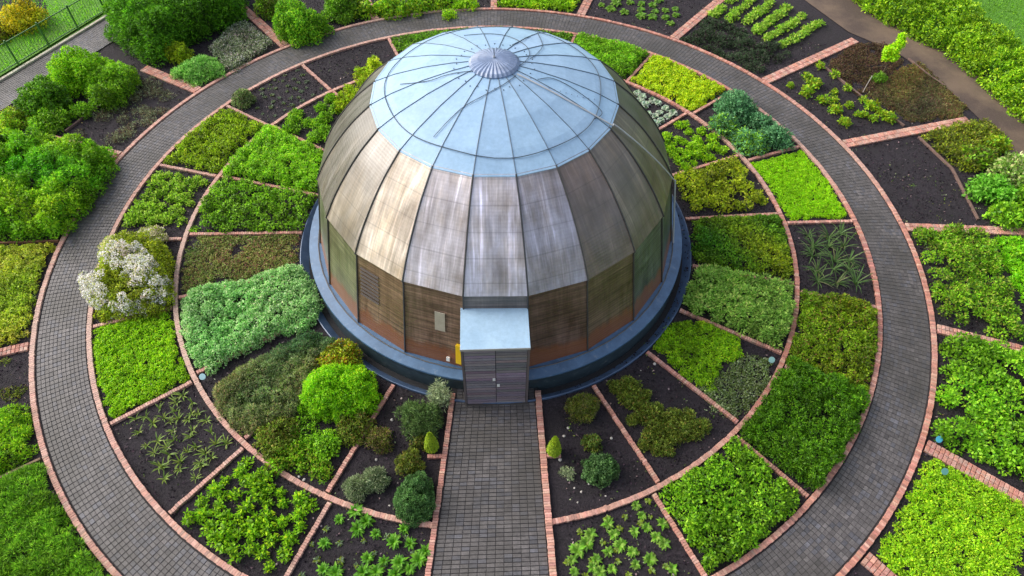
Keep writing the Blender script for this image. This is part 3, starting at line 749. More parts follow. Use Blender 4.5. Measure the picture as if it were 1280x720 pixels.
# --- inner bed beside the path, right
bush('shrub', 'brownish green twiggy ball shrub by the plinth right of the porch', 'shrub', 729, 508, 18, .55, .09, .022, 2.6, OLIVE+[((.10, .12, .04), 3)], up=.8, sp=.14)
bush('shrub', 'dark green dome shaped shrub on bare soil right of the path', 'shrub', 750, 584, 22, .55, .055, .035, 3.6, [((.05, .13, .035), 3), ((.075, .18, .05), 2), ((.03, .08, .02), 2)], sp=.12, edge=.45)
bush('shrub', 'small green shrub just above the dark dome shrub right of the path', 'shrub', 741, 553, 12, .3, .06, .04, 3, OLIVE+[((.07, .17, .03), 3)], sp=.11)
bush('lavender_bush', 'tiny silver grey plant on bare soil right of the path', 'plant', 710, 591, 8, .2, .08, .02, 2, GREY, up=.9, sp=.08, stem=False)
m3 = [clump_me('clump', .20, .30, .09, .03, 2.3, OLIVE+[((.09, .17, .02), 3)], up=1.0, zrag=.7) for _ in range(4)]
scatter('herb_plant', 'loose olive green plant in the soil bed lower right of the porch', 'plant', 'loose olive plants lower right of the porch', m3,
        pts_px([(768, 482), (776, 490), (782, 480), (792, 488), (797, 500), (806, 494), (784, 500), (804, 508), (800, 520), (812, 516), (822, 512), (790, 524), (816, 530), (828, 524), (840, 520), (826, 538), (838, 534), (850, 528), (852, 540), (842, 548), (828, 552), (812, 546), (818, 560), (864, 530), (868, 540), (858, 520), (880, 532), (805, 556), (834, 562)], .1), .7, 1.2)
# --- inner beds, right side
P = pxpoly([(818, 433), (838, 405), (880, 400), (925, 425), (930, 445), (900, 455), (890, 490), (868, 478)], .08)
carpet('bright green mat of fine foliage at the upper end of the inner bed lower right of the dome', P, .14, .15, .06, .035, 3, LIME, edge=.15)
carpet('sparse grey weeds at the outer end of the inner bed lower right of the dome', pxpoly([(892, 480), (925, 445), (965, 447), (962, 480), (930, 515), (905, 522), (870, 485)], .05), .10, .16, .07, .03, 1.6, GREY+[((.10, .18, .04), 8)], gap=-.3)
carpet('pale green upright foliage filling the inner bed right of the dome', sector(ii, io, 58.6, 74.4), .38, .20, .12, .045, 3, [((.18, .40, .06), 3), ((.28, .52, .10), 3), ((.09, .22, .03), 2)], edge=.25, up=.9, zrag=.5, name='herb_mass')
carpet('olive green soft foliage in the inner bed right of the dome beside the blue rim', sector(ii, io, 75, 92), .28, .20, .09, .05, 2.6, [((.11, .24, .010), 3), ((.16, .30, .015), 2), ((.06, .13, .01), 2)], edge=.3, hue=(1.0, .3, 0), bvar=.2)
carpet('yellow green leafy foliage in the inner bed upper right of the dome', sector(5.5, 7.6, 94, 110), .28, .26, .11, .07, 2.4, [((.20, .32, .010), 3), ((.28, .40, .02), 2), ((.10, .17, .01), 2)], gap=-.4, mr=.17)
m3 = [clump_me('clump', .17, .2, .08, .05, 2.2, LIME, up=.6) for _ in range(3)]
scatter('herb_plant', 'small lime green plant on dark soil in the inner bed upper right of the dome', 'plant', 'small lime plants upper right of the dome', m3, gridpts(5.9, 7.6, 111.5, 126, 5, 6, .08, .12), .8, 1.3)
m3 = [proto_mesh(rosette(.20, .15, 9, [((.40, .50, .38), 3), ((.52, .60, .48), 2), ((.16, .30, .14), 1)], .8, 3), 'cabbage', 'leaf_pale') for _ in range(3)]
scatter('cabbage', 'silver white leafy cabbage in rows behind the dome on the upper right', 'cabbage', 'silver cabbages behind the dome', m3, gridpts(6.55, 7.65, 128.5, 144, 4, 7, .04, .05), .85, 1.15)

# --- outer ring beds, left of the path and round
BTUFT = [((.12, .36, .015), 3), ((.20, .48, .03), 2), ((.07, .22, .01), 1)]
m3 = [proto_mesh(rosette(.20, .06, 13, BTUFT, .9, 4), 'rosette') for _ in range(3)]
scatter('herb_plant', 'bright green rosette plant on the soil bed at the bottom left of the path', 'plant', 'bright rosettes left of the path', m3,
        pts_px([(425, 650), (447, 662), (470, 668), (493, 678), (513, 680), (406, 680), (460, 698), (480, 702), (500, 704), (512, 712), (455, 716), (420, 716), (524, 700), (532, 690), (405, 713), (445, 640), (458, 653), (505, 662), (470, 716), (495, 718)]), .8, 1.25)
m3 = [proto_mesh(rosette(.12, .05, 7, YOLIVE+GREY, .5, 2), 'seedling') for _ in range(3)]
scatter('seedling', 'small pale seedling between the bright rosettes left of the path', 'plant', 'pale seedlings left of the path', m3,
        [p for p in poisson(sector(oi, 10, -24, -8.5), .28, 34)], .7, 1.1)
m3 = [clump_me('clump', .15, .2, .10, .06, 2.2, BRIGHT+LIME, up=.7) for _ in range(4)]
scatter('herb_plant', 'mid green leafy plant in the crowded outer bed lower left of the dome', 'plant', 'leafy plants lower left of the dome', m3, poisson(sector(oi, oo, -40.2, -24.8, .2), .27, 74), .75, 1.25)
m3 = [proto_mesh(tuft(.25, .036, 10, [((.22, .34, .05), 3), ((.32, .42, .08), 2), ((.14, .24, .04), 2)], .8), 'iris') for _ in range(4)]
scatter('iris_plant', 'yellow green strappy plant in rows on dark soil left of the dome', 'plant', 'strappy plants left of the dome', m3, gridpts(oi+.1, oo-.25, -55.5, -42.2, 5, 9, .06, .12), .75, 1.15)
carpet('dense bright lime green mat in the outer bed left of the dome', sector(oi, oo, -72.7, -56.9), .12, .14, .065, .04, 3.2, LIME, edge=.12, bvar=.1, name='ground_cover')
FL = pxpoly([(100, 352), (112, 330), (135, 312), (150, 305), (185, 310), (200, 330), (212, 350), (208, 372), (185, 385), (150, 390), (118, 385), (103, 370)], .4)
e = empty('flowering_shrub', W(160, 350, .4)+(0,), 'large white flowering shrub spilling over the kerb onto the ring path', 'shrub')
ex, ey = W(160, 350, .4)
for nm, P, pal, hh, mt, ll, ww, bv in (('foliage', pxpoly([(118, 345), (140, 300), (160, 292), (200, 300), (214, 320), (214, 375), (190, 392), (130, 396), (112, 380)], .3), YOLIVE+[((.12, .20, .02), 3)], .55, 'leaf', .09, .05, .25),
                                      ('blossom', FL, WHITE, .80, 'leaf_pale', .065, .05, .2)):
    A = mass(P, hh, .17, ll, ww, 2.4 if nm == 'foliage' else 1.9, pal, edge=.5, up=.6, bvar=bv, zrag=.5, gap=None if nm == 'foliage' else -.12); A['c'] = A['c']-np.array([ex, ey, 0])
    o = bpy.data.objects.new(nm, to_mesh(nm, A, mt)); link(o, e)
bush('flowering_shrub', 'small cream flowering shrub behind the large white one', 'shrub', 145, 308, 24, .5, .07, .045, 2.2, [((.45, .48, .30), 2), ((.24, .36, .06), 3)], sp=.15, up=.7)
bush('flowering_shrub', 'cream and green flowering shrub between the large white one and the inner kerb', 'shrub', 186, 296, 22, .4, .07, .045, 2.0, [((.45, .48, .33), 3), ((.20, .30, .04), 3)], sp=.15, up=.7)
bush('shrub', 'small yellow green shrub on the soil below the white flowering shrub', 'shrub', 134, 386, 15, .3, .08, .05, 2.4, YOLIVE, sp=.13)
m3 = [clump_me('clump', .15, .18, .10, .06, 2.0, [((.17, .36, .02), 3), ((.24, .44, .05), 2), ((.08, .2, .01), 2)], up=.7) for _ in range(4)]
scatter('herb_plant', 'light green broad leaved plant crowded in the outer bed left of the dome', 'plant', 'broad leaved plants left of the dome', m3, poisson(sector(oi, oo, -106.2, -92, .2), .26, 78), .8, 1.25)
carpet('olive green low foliage in the outer bed upper left of the dome', sector(oi, oo, -124, -107.5), .20, .20, .09, .055, 2.6, [((.15, .30, .008), 3), ((.22, .38, .015), 2), ((.08, .16, .008), 2)], edge=.15, gap=-.5)
bush('shrub', 'rounded green grey shrub at the corner kerb by the ring path upper left', 'shrub', 303, 122, 13, .45, .08, .035, 2.6, ROSEM+[((.08, .2, .03), 3)], sp=.14)
m3 = [proto_mesh(rosette(.12, .05, 6, OLIVE+GREY, .5, 2), 'seedling') for _ in range(3)]
scatter('seedling', 'small sparse seedling on the dark soil upper left of the dome', 'plant', 'sparse seedlings upper left of the dome', m3, poisson(sector(oi, oo, -141, -126), .30, 36), .7, 1.3)
bush('shrub', 'tall yellow green plant standing at the upper left edge of the dome roof', 'plant', 468, 84, 8, .8, .10, .05, 2.4, [((.26, .46, .01), 3), ((.34, .5, .02), 2)], sp=.12)

# --- outer ring beds, right of the path and round
m3 = [proto_mesh(rosette(.20, .075, 10, [((.20, .46, .03), 3), ((.32, .54, .08), 2), ((.16, .34, .03), 2)], .7, 3), 'rosette') for _ in range(4)]
scatter('herb_plant', 'lime leafy plant on the soil bed at the bottom right of the path', 'plant', 'lime plants right of the path', m3,
        pts_px([(795, 632), (802, 645), (793, 665), (820, 672), (830, 680), (808, 660), (760, 655), (767, 668), (738, 668), (733, 680), (760, 690), (790, 690), (794, 706), (745, 700), (740, 710), (765, 712), (715, 700), (718, 715), (840, 712), (775, 682), (750, 716), (812, 700), (828, 655), (722, 688)]), .75, 1.25)
m3 = [proto_mesh(rosette(.12, .05, 7, YOLIVE+[((.3, .42, .1), 2)], .5, 2), 'seedling') for _ in range(3)]
scatter('seedling', 'small pale seedling among the lime plants right of the path', 'plant', 'pale seedlings right of the path', m3, poisson(sector(oi, 10, 7.5, 22.5), .26, 38), .7, 1.1)
carpet('dense mid green leafy foliage filling the outer bed lower right of the dome', sector(oi, oo, 23.8, 39), .34, .20, .10, .06, 3, BRIGHT, edge=.2, zrag=.5, name='herb_mass')
carpet('olive green low foliage with reddish tips in the upper half of the long outer bed right of the dome', sector(oi-.02, oo+.03, 56, 73.2), .34, .19, .075, .045, 3, [((.10, .22, .008), 3), ((.15, .29, .010), 3), ((.06, .13, .008), 2), ((.14, .10, .03), .7)], edge=.3, zrag=.5, bvar=.2, hue=(.6, .15, 0), name='herb_mass')
carpet('deep green spiky foliage in the lower half of the long outer bed right of the dome', sector(oi-.02, oo+.03, 40.4, 57, .03), .5, .22, .10, .035, 3, [((.055, .18, .006), 3), ((.09, .25, .008), 2), ((.03, .10, .005), 2)], edge=.3, zrag=.6, bvar=.2, up=.9, name='herb_mass')
m3 = [proto_mesh(tuft(.58, .035, 18, [((.10, .20, .05), 3), ((.16, .28, .08), 2), ((.24, .28, .12), 1)], .75), 'grass') for _ in range(4)]
scatter('strappy_plant', 'strappy dark green plant in rows on dark soil right of the dome', 'plant', 'strappy plants right of the dome', m3, gridpts(oi+.2, oo-.2, 75, 88.5, 3, 5, .06), .8, 1.15)
carpet('smooth bright lime green turf in the outer bed right of the dome', sector(oi, oo, 90.8, 107.6), .07, .12, .06, .03, 3.6, [((.17, .42, .006), 3), ((.22, .48, .008), 2)], edge=.08, bvar=.05, name='turf')
for px, py, r, h, lb in ((920, 130, 24, .7, 'large blue green shrub nearest the yellow green bed upper right of the dome'), (937, 176, 21, .6, 'blue green leafy shrub close to the inner kerb upper right of the dome'),
                         (972, 170, 19, .6, 'bluish shrub beside the ring path upper right of the dome'), (905, 155, 18, .5, 'mid green shrub between the kerb and the large blue green shrub'),
                         (950, 150, 16, .6, 'small blue green shrub between three larger ones')):
    bush('shrub', lb, 'shrub', px, py, r, h, .13, .06, 2.4, BLUEG+([((.15, .36, .03), 4)] if px in (937, 905) else []), sp=.2, up=.8)
carpet('dense yellow green mat in the outer bed above the right shoulder of the dome', sector(oi, oo, 127.2, 144), .18, .2, .09, .055, 3, YLIME, edge=.12, bvar=.1)
carpet('fluffy mid green foliage in the outer bed behind the right shoulder of the dome', sector(oi, oo, 145.2, 160.5), .28, .2, .10, .04, 3, [((.12, .34, .010), 3), ((.18, .42, .02), 2), ((.06, .18, .01), 2)], edge=.2, up=.9)
carpet('short green cover in the outer bed hidden behind the dome', sector(oi, oo, 161.5, 199.5), .15, .25, .12, .06, 2, MID, edge=.2)

# --- outside the ring path : left half
x1 = 11.14
mass_obj('herb_mass', 'deep green grassy foliage in the outermost bed at the bottom left corner', 'ground cover', sector(x1, 13.6, -56, -38.5), 'stuff', None, h=.32, sp=.2, l=.14, w=.02, cover=3.2,
         pal=[((.09, .26, .012), 3), ((.15, .36, .02), 2), ((.045, .14, .008), 2)], edge=.2, up=1.2, bvar=.22)
carpet('bright green fine leaved plants beside the ring path at the lower left', sector(x1, 13.4, -64.5, -57.2), .25, .2, .10, .03, 3, LIME+BRIGHT, up=.8)
carpet('sparse shoots on the dark soil beside the ring path at the left edge', sector(x1, 13.4, -72, -65.5), .06, .2, .08, .03, 1.2, OLIVE, gap=.25)
carpet('yellow green mottled ground cover beside the ring path at the left', sector(x1, 13.4, -89.2, -73.6), .22, .18, .09, .045, 3, [((.26, .38, .02), 3), ((.32, .42, .06), 2), ((.16, .28, .02), 2)], hue=(.5, .1, .5))
mass_obj('herb_mass', 'thick bright green bushy foliage beside the ring path at the left', 'ground cover', pxpoly([(-40, 290), (-40, 190), (20, 170), (70, 172), (135, 186), (138, 205), (112, 245), (88, 272), (72, 292)], .4), 'stuff', None,
         h=.8, sp=.26, l=.12, w=.05, cover=3, pal=[((.10, .30, .008), 3), ((.16, .40, .012), 2), ((.055, .17, .006), 2)], edge=.5, bvar=.25, up=.7, zrag=.5, hue=(.8, .1, 0))
bush('shrub', 'dark rounded leafy shrub among lighter ones at the upper left', 'shrub', 52, 120, 30, 1.1, .11, .075, 3, [((.06, .19, .008), 3), ((.10, .27, .01), 2), ((.03, .10, .006), 2)], sp=.28, edge=.7)
bush('shrub', 'large bright lime feathery shrub by the grey path at the upper left', 'shrub', 100, 88, 40, 1.2, .12, .05, 3, [((.13, .36, .008), 3), ((.20, .46, .01), 2), ((.07, .2, .006), 2)], ry=.9, sp=.28, up=.7)
bush('shrub', 'lime green shrub leaning over the bare soil at the upper left', 'shrub', 138, 104, 30, .9, .12, .05, 2.8, [((.11, .30, .010), 3), ((.16, .38, .012), 2), ((.06, .17, .01), 2)], sp=.26, up=.8, ry=1.2)
bush('shrub', 'low light green shrub below the dark rounded shrub at the upper left', 'shrub', 62, 150, 24, .5, .11, .06, 2.6, BRIGHT, sp=.22)
bush('shrub', 'olive green shrub at the left edge by the grey path', 'shrub', 14, 148, 18, .5, .12, .05, 2.4, YOLIVE+BRIGHT, sp=.22)
bush('shrub', 'small bright green plant beside the bare soil at the upper left', 'shrub', 100, 138, 13, .4, .10, .06, 2.4, BRIGHT, sp=.18)
bush('shrub', 'dark green shrub half out of the picture at the left edge', 'shrub', -2, 185, 20, .8, .11, .05, 2.6, DARK, sp=.24)
carpet('sparse dead stems and weeds over dark soil at the upper left', sector(x1, 13.0, -124, -109), .10, .25, .12, .015, 1.0, GREY+REDB, gap=.05, up=1)
hp = pxpoly([(128, 22), (160, -30), (300, -42), (298, 10), (262, 22), (228, 36), (206, 52), (190, 62), (158, 50)], .8)
mass_obj('hedge', 'large dark green soft hedge at the top left by the end of the grey path', 'hedge', hp, None, None, h=1.6, sp=.34, l=.17, w=.05, cover=3,
         pal=[((.055, .20, .008), 3), ((.09, .29, .010), 2), ((.03, .11, .006), 2)], edge=.9, up=1.0, bvar=.22, zrag=.25)
bush('shrub', 'small golden green ball shrub in front of the dark hedge', 'shrub', 221, 64, 15, .7, .09, .06, 3, [((.18, .32, .008), 3), ((.26, .40, .01), 2), ((.1, .18, .006), 1)], sp=.2)
bush('shrub', 'pale green spreading plant beside the ring path below the golden ball shrub', 'plant', 248, 86, 31, .45, .13, .04, 3, [((.14, .40, .06), 3), ((.22, .50, .12), 2), ((.08, .24, .03), 2)], ry=.8, sp=.22, up=.8)
carpet('grey green tangled weeds with pale flowers in the bed right of the hedge', pxpoly([(262, 60), (290, 34), (306, 26), (342, 56), (318, 72), (286, 92), (270, 70)], .1), .25, .22, .10, .03, 2, GREY+[((.50, .46, .46), 2), ((.05, .09, .04), 5)], gap=-.5, up=.9)
bush('shrub', 'tall bright green bush beside the ring path at the top', 'bush', 372, 26, 33, 1.3, .12, .06, 3, [((.10, .32, .012), 3), ((.19, .42, .015), 2), ((.05, .17, .008), 2)], ry=1.0, sp=.28, up=.8)
bush('shrub', 'olive green shrub at the top left of the tall bright bush', 'shrub', 333, 6, 18, .8, .12, .06, 2.6, OLIVE+BRIGHT, sp=.28)
bush('shrub', 'dark green bush at the top edge beside the tall bright bush', 'shrub', 425, 6, 22, 1.0, .12, .06, 2.8, MID, sp=.28)
for px, py, r, lb in ((452, 10, 15, 'mid green shrub at the top edge before the narrow brick strip'), (488, 8, 20, 'leafy bright shrub at the top edge after the narrow brick strip'), (520, 6, 17, 'large leaved lime shrub at the top edge beside the ring path'),
                      (545, -4, 20, 'green shrub cut by the top edge of the picture')):
    bush('shrub', lb, 'shrub', px, py, r, .6, .15, .09, 2.4, BRIGHT+YOLIVE[:1], sp=.26, up=.7)
bush('shrub', 'small lime plant spilling over the far kerb onto the ring path', 'plant', 560, 18, 9, .35, .12, .07, 2.4, LIME, sp=.18)
bush('shrub', 'yellow green shrub right of the small spilling plant at the top edge', 'shrub', 580, 2, 14, .5, .13, .08, 2.4, LIME, sp=.24)
carpet('bright green low planting at the top edge beyond the ring path', sector(x1, 12.6, 162.8, 177.2), .25, .26, .14, .07, 2.8, LIME, up=.7)

# --- outside the ring path : right half
HOST = [((.15, .34, .02), 3), ((.26, .44, .06), 2), ((.09, .22, .02), 1)]
m3 = [proto_mesh(rosette(.28, .17, 8, HOST, .6, 3), 'hosta') for _ in range(3)]
scatter('herb_plant', 'light green broad leaved plant on soil at the top beyond the ring path', 'plant', 'broad leaved plants at the top', m3, poisson(sector(x1+.5, 13.4, 145, 160, .2), .48, 36), .7, 1.2)
mass_obj('herb_mass', 'dark purple green low foliage beside the ring path at the upper right', 'ground cover', sector(x1, 13.1, 126.5, 142), 'stuff', None, h=.16, sp=.24, l=.11, w=.04, cover=2.2,
         pal=[((.020, .045, .018), 3), ((.035, .07, .03), 2), ((.03, .02, .025), 1)], edge=.2, gap=-.12, up=.9)
m3 = [clump_me('lettuce', .2, .22, .12, .08, 2.2, HOST, up=.7) for _ in range(3)]
scatter('lettuce', 'light green lettuce like plant in rows between dark foliage and the dirt track', 'plant', 'rows of light green plants at the upper right', m3, gridpts(13.1, 15.5, 128, 142.5, 8, 6, .04, .06), .85, 1.2)
m3 = [clump_me('clump', .16, .2, .10, .06, 2.2, BRIGHT+YOLIVE, up=.7) for _ in range(3)]
scatter('herb_plant', 'small green plant on dark soil between the two brick strips upper right', 'plant', 'small plants between the brick strips upper right', m3,
        pts_px([(987, 108), (1008, 98), (1020, 105), (1006, 118), (1028, 128), (1042, 117), (1041, 127), (1058, 112), (1043, 140), (1060, 133), (1078, 127), (1055, 155), (1080, 145), (1090, 150), (1100, 144), (1110, 150), (1042, 96), (1025, 84), (1015, 110), (1072, 145), (1089, 136)]), .8, 1.5)
carpet('reddish brown thin ground cover by the dirt track at the upper right', pxpoly([(1035, 80), (1065, 56), (1105, 52), (1130, 75), (1098, 110), (1072, 118)], .04), .07, .16, .08, .03, 1.6, REDB, gap=-.4)
carpet('olive and brown low mat beside the dirt track at the upper right', pxpoly([(1085, 118), (1118, 90), (1150, 76), (1208, 134), (1200, 146), (1138, 152)], .04), .05, .15, .08, .03, 2.4, [((.085, .11, .03), 3), ((.12, .14, .04), 2), ((.10, .05, .03), 2)], hue=(.6, .5, 0))
# small tree
def young_tree():
    x, y = W(1103, 92, 0); e = empty('young_tree', (x, y, 0), 'young tree with a few lime green leaf clusters beside the dirt track', 'tree')
    mb = MB(); mb.tube([(0, 0, -.05), (.02, .01, .5), (.0, .03, 1.0)], .025, (.13, .10, .06), 6, .014)
    cl = [(0, 0, 1.15, .24), (.18, .05, 1.35, .2), (-.2, .05, 1.05, .18), (.05, -.1, .85, .2), (.2, .2, 1.55, .14), (-.12, .1, .7, .14)]
    for cx_, cy_, cz, r in cl: mb.tube([(0, .02, min(.9, cz-.2)), (cx_, cy_, cz)], .012, (.13, .10, .06), 5, .005)
    mb.build('trunk', M['concrete'], e); C = []; Nn = []
    for cx_, cy_, cz, r in cl:
        u = unit(rng.normal(0, 1, (300, 3))); C.append(np.array([cx_, cy_, cz])+u*r*rng.uniform(.4, 1, (300, 1))); Nn.append(u)
    o = bpy.data.objects.new('crown', to_mesh('crown', leaves(np.concatenate(C), np.concatenate(Nn), .10, .065, [((.20, .50, .006), 3), ((.30, .6, .01), 2)], .3), 'leaf')); link(o, e)
young_tree()
bush('shrub', 'small green shrub under the young tree by the dirt track', 'shrub', 1100, 98, 9, .25, .09, .05, 2, MID, sp=.15, stem=False)
mb = MB(); x, y = W(1078, 116, 0); mb.tube([(0, 0, -.05), (.03, .01, .35), (.10, .05, .75)], .014, (.55, .5, .46), 6); o = mb.build('garden_stake', M['paint']); o.location = (x, y, 0); tag(o, 'thin pale garden stake leaning at the edge of the dark soil', 'stake')
carpet('olive green low foliage at the corner of the bare soil bed upper right', pxpoly([(1153, 168), (1180, 158), (1230, 152), (1256, 170), (1245, 200), (1222, 215), (1196, 208)], .1), .25, .24, .12, .05, 2.6, YOLIVE+OLIVE+OLIVE, up=.7)
for px, py, r, h, lb, pal in ((1225, 196, 22, .5, 'dull green shrub at the corner of the bare soil bed', OLIVE+BRIGHT), (1242, 235, 25, .7, 'large leafy green shrub right of the bare soil bed', [((.09, .30, .02), 3), ((.14, .40, .04), 2), ((.05, .18, .01), 2)]),
                              (1268, 215, 24, .9, 'tall shrub with pale flower heads at the right edge', [((.20, .38, .08), 3), ((.40, .50, .20), 2), ((.09, .22, .02), 2)]), (1262, 268, 20, .6, 'bright green shrub below the pale flowered one at the right edge', BRIGHT),
                              (1290, 250, 22, .9, 'green shrub partly outside the picture at the right edge', BRIGHT), (1248, 180, 14, .5, 'yellow green shrub between the dirt track and the leafy green shrub', BRIGHT+YOLIVE)):
    bush('shrub', lb, 'shrub', px, py, r, h, .15, .09, 2.5, pal, sp=.24, up=.7)
mass_obj('herb_mass', 'mixed green leafy plants beside the ring path at the right', 'ground cover', sector(x1, 13.0, 72.3, 88), 'stuff', None, h=.35, sp=.26, l=.10, w=.055, cover=2.5,
         pal=BRIGHT+[((.18, .26, .03), 2)], edge=.2, up=.7, gap=-.28, bvar=.25, zrag=.7)
carpet('bright green clover like mat at the right edge', pxpoly([(1243, 295), (1330, 300), (1400, 380), (1300, 400), (1262, 340)], .1), .16, .2, .10, .06, 3, [((.12, .38, .008), 3), ((.18, .46, .01), 2)])
mass_obj('herb_mass', 'vigorous light green leafy planting between the two brick strips at the right', 'ground cover', sector(x1+.05, 13.6, 55.4, 70.6), 'stuff', None, h=.42, sp=.28, l=.11, w=.07, cover=2.7,
         pal=[((.12, .33, .010), 3), ((.18, .42, .02), 2), ((.06, .19, .01), 2)], edge=.25, up=.7, gap=-.42, bvar=.22, zrag=.6)
carpet('smooth lime green lawn like mat in the bottom right corner', sector(x1, 13.25, 39.3, 53.4), .10, .15, .075, .04, 3.2, [((.19, .43, .010), 3), ((.26, .50, .015), 2), ((.11, .3, .01), 1)], edge=.15, bvar=.10, name='turf')
carpet('dark weeds on the soil beyond the lime mat at the bottom right corner', sector(13.4, 14.3, 39.6, 53), .1, .3, .10, .05, 1.2, DARK, gap=.1)
# hedge along the dirt track
hp = pxpoly([(1040, -40), (1078, -4), (1120, 20), (1160, 40), (1205, 68), (1240, 96), (1272, 126), (1330, 172), (1400, 250), (1450, 230), (1380, 140), (1330, 100), (1280, 68), (1235, 40), (1190, 10), (1150, -22), (1110, -60)], .55)
mass_obj('hedge', 'long light green leafy hedge between the dirt track and the lawn at the upper right', 'hedge', hp, None, None, h=1.15, sp=.28, l=.12, w=.075, cover=2.8,
         pal=[((.13, .30, .008), 3), ((.21, .40, .012), 2), ((.055, .16, .006), 2)], edge=.45, up=.6, bvar=.16, zrag=.3)
# golden shrub bed behind the fence
bush('shrub', 'golden yellow spreading shrub on the lawn behind the fence at the top left', 'shrub', 26, 22, 26, .9, .14, .06, 2.6, [((.34, .36, .01), 3), ((.44, .42, .02), 2), ((.14, .2, .01), 2)], sp=.3, up=.8)
bush('shrub', 'low brown and gold shrub at the top left corner behind the fence', 'shrub', -8, 40, 20, .5, .14, .05, 2.2, YOLIVE+REDB, sp=.3, up=.8)
sheet('bare_soil', [W(*p) for p in [(-80, 70), (-20, 52), (44, 40), (60, 8), (30, -30), (-60, -10)]], .035, 'soil')
# grass blades on the lawns nearest the picture
def blades(label, P, dens, pal):
    P = np.array(P); x0, y0 = P.min(0); x1_, y1_ = P.max(0); N = int((x1_-x0)*(y1_-y0)*dens); x = rng.uniform(x0, x1_, N); y = rng.uniform(y0, y1_, N); k = inside(P, x, y); x, y = x[k], y[k]
    n = np.tile([0, 0, 1.], (len(x), 1)); A = leaves(np.stack([x, y, .03+0*x], 1), n, .11, .03, pal, 1.2, .4, 1+.35*nz(x, y, .7, 4)+.2*nz(x, y, 2.5, 9))
    o = bpy.data.objects.new('grass', to_mesh('grass', A)); link(o); tag(o, label, 'grass', None, 'stuff')
GR = [((.08, .25, .008), 3), ((.12, .33, .01), 2), ((.05, .17, .006), 2)]
blades('mown lawn grass beyond the hedge at the top right', pxpoly([(1150, -8), (1235, 36), (1300, 80), (1400, 120), (1400, 0), (1250, -60)]), 130, GR)
blades('bright lawn grass behind the fence at the top left', pxpoly([(-30, 112), (125, 19), (180, -20), (60, -60), (-60, 20)]), 150, [((.11, .36, .008), 3), ((.16, .44, .01), 2)])
# fence
P0, P1 = W(-60, 132), W(165, -3); L = math.hypot(P1[0]-P0[0], P1[1]-P0[1]); ux, uy = (P1[0]-P0[0])/L, (P1[1]-P0[1])/L
f = empty('fence', (*P0, 0), 'low dark green metal railing fence between the grey path and the lawn', 'fence'); GC = (.05, .17, .03); ns = 6
for i in range(ns+1):
    t = L*i/ns; mb = MB(); mb.box(ux*t, uy*t, math.atan2(uy, ux), .06, .06, -.1, 1.12, GC); mb.build('post', M['paint'], f)
for z in (.12, 1.02): mb = MB(); mb.box(ux*L/2, uy*L/2, math.atan2(uy, ux), L, .035, z, z+.035, GC); mb.build('rail', M['paint'], f)
nb = min(95, int(L/.13))
for i in range(nb): t = L*(i+.5)/nb; mb = MB(); mb.tube([(ux*t, uy*t, .1), (ux*t, uy*t, 1.06)], .008, GC, 5); mb.build('bar', M['paint'], f)
# small garden markers
def marker(px, py, lb, c, r=.09):
    x, y = W(px, py, .12); e = empty('plant_marker', (x, y, 0), lb, 'marker')
    mb = MB(); mb.tube([(0, 0, -.05), (0, 0, .24)], .01, (.2, .2, .2)); mb.build('stake', M['paint'], e)
    mb = MB(); n = 14; vs = [(r*math.cos(6.283*i/n), r*math.sin(6.283*i/n)*.8, .24+.05*math.sin(6.283*i/n)+h) for h in (0, .015) for i in range(n)]
    mb.add(vs, [tuple(range(n))[::-1], tuple(range(n, 2*n))]+[(i, (i+1) % n, n+(i+1) % n, n+i) for i in range(n)], c); mb.build('disc', M['paint'], e)
marker(963, 453, 'pale teal disc marker at the outer end of the inner bed right of the dome', (.28, .50, .46)); marker(1171, 552, 'bright blue disc marker beside the brick strip at the lower right', (.08, .42, .58))
marker(1178, 592, 'dull teal disc marker in the lime mat at the bottom right', (.12, .32, .28)); marker(255, 474, 'pale blue disc marker beside the rosemary bush near the curved kerb', (.35, .55, .58))
# small stones
def stones(pts, label, c=(.5, .47, .42)):
    vars_ = []
    for k in range(3):
        mb = MB(); n = 7; vs = [(0, 0, .035)]+[(.035*random.uniform(.7, 1.2)*math.cos(6.283*i/n), .03*random.uniform(.7, 1.2)*math.sin(6.283*i/n), .015) for i in range(n)]+[(.03*math.cos(6.283*i/n), .03*math.sin(6.283*i/n), -.01) for i in range(n)]
        mb.add(vs, [(0, 1+i, 1+(i+1) % n) for i in range(n)]+[(1+i, 1+n+i, 1+n+(i+1) % n, 1+(i+1) % n) for i in range(n)], c); vars_.append(proto_mesh(mb, 'stone', 'concrete'))
    scatter('stone', label, 'stone', label+' group', vars_, pts, .6, 1.5)
stones(pts_px([(736, 605), (727, 615), (718, 610), (705, 545), (764, 548), (710, 535), (818, 455), (801, 463), (745, 600), (700, 575), (757, 620), (722, 628)]), 'small pale stone on the dark soil right of the path')
stones(pts_px([(432, 521), (458, 524), (490, 525), (487, 632), (535, 600), (470, 575), (380, 600), (374, 596), (500, 570)]), 'small pale stone on the dark soil left of the path')
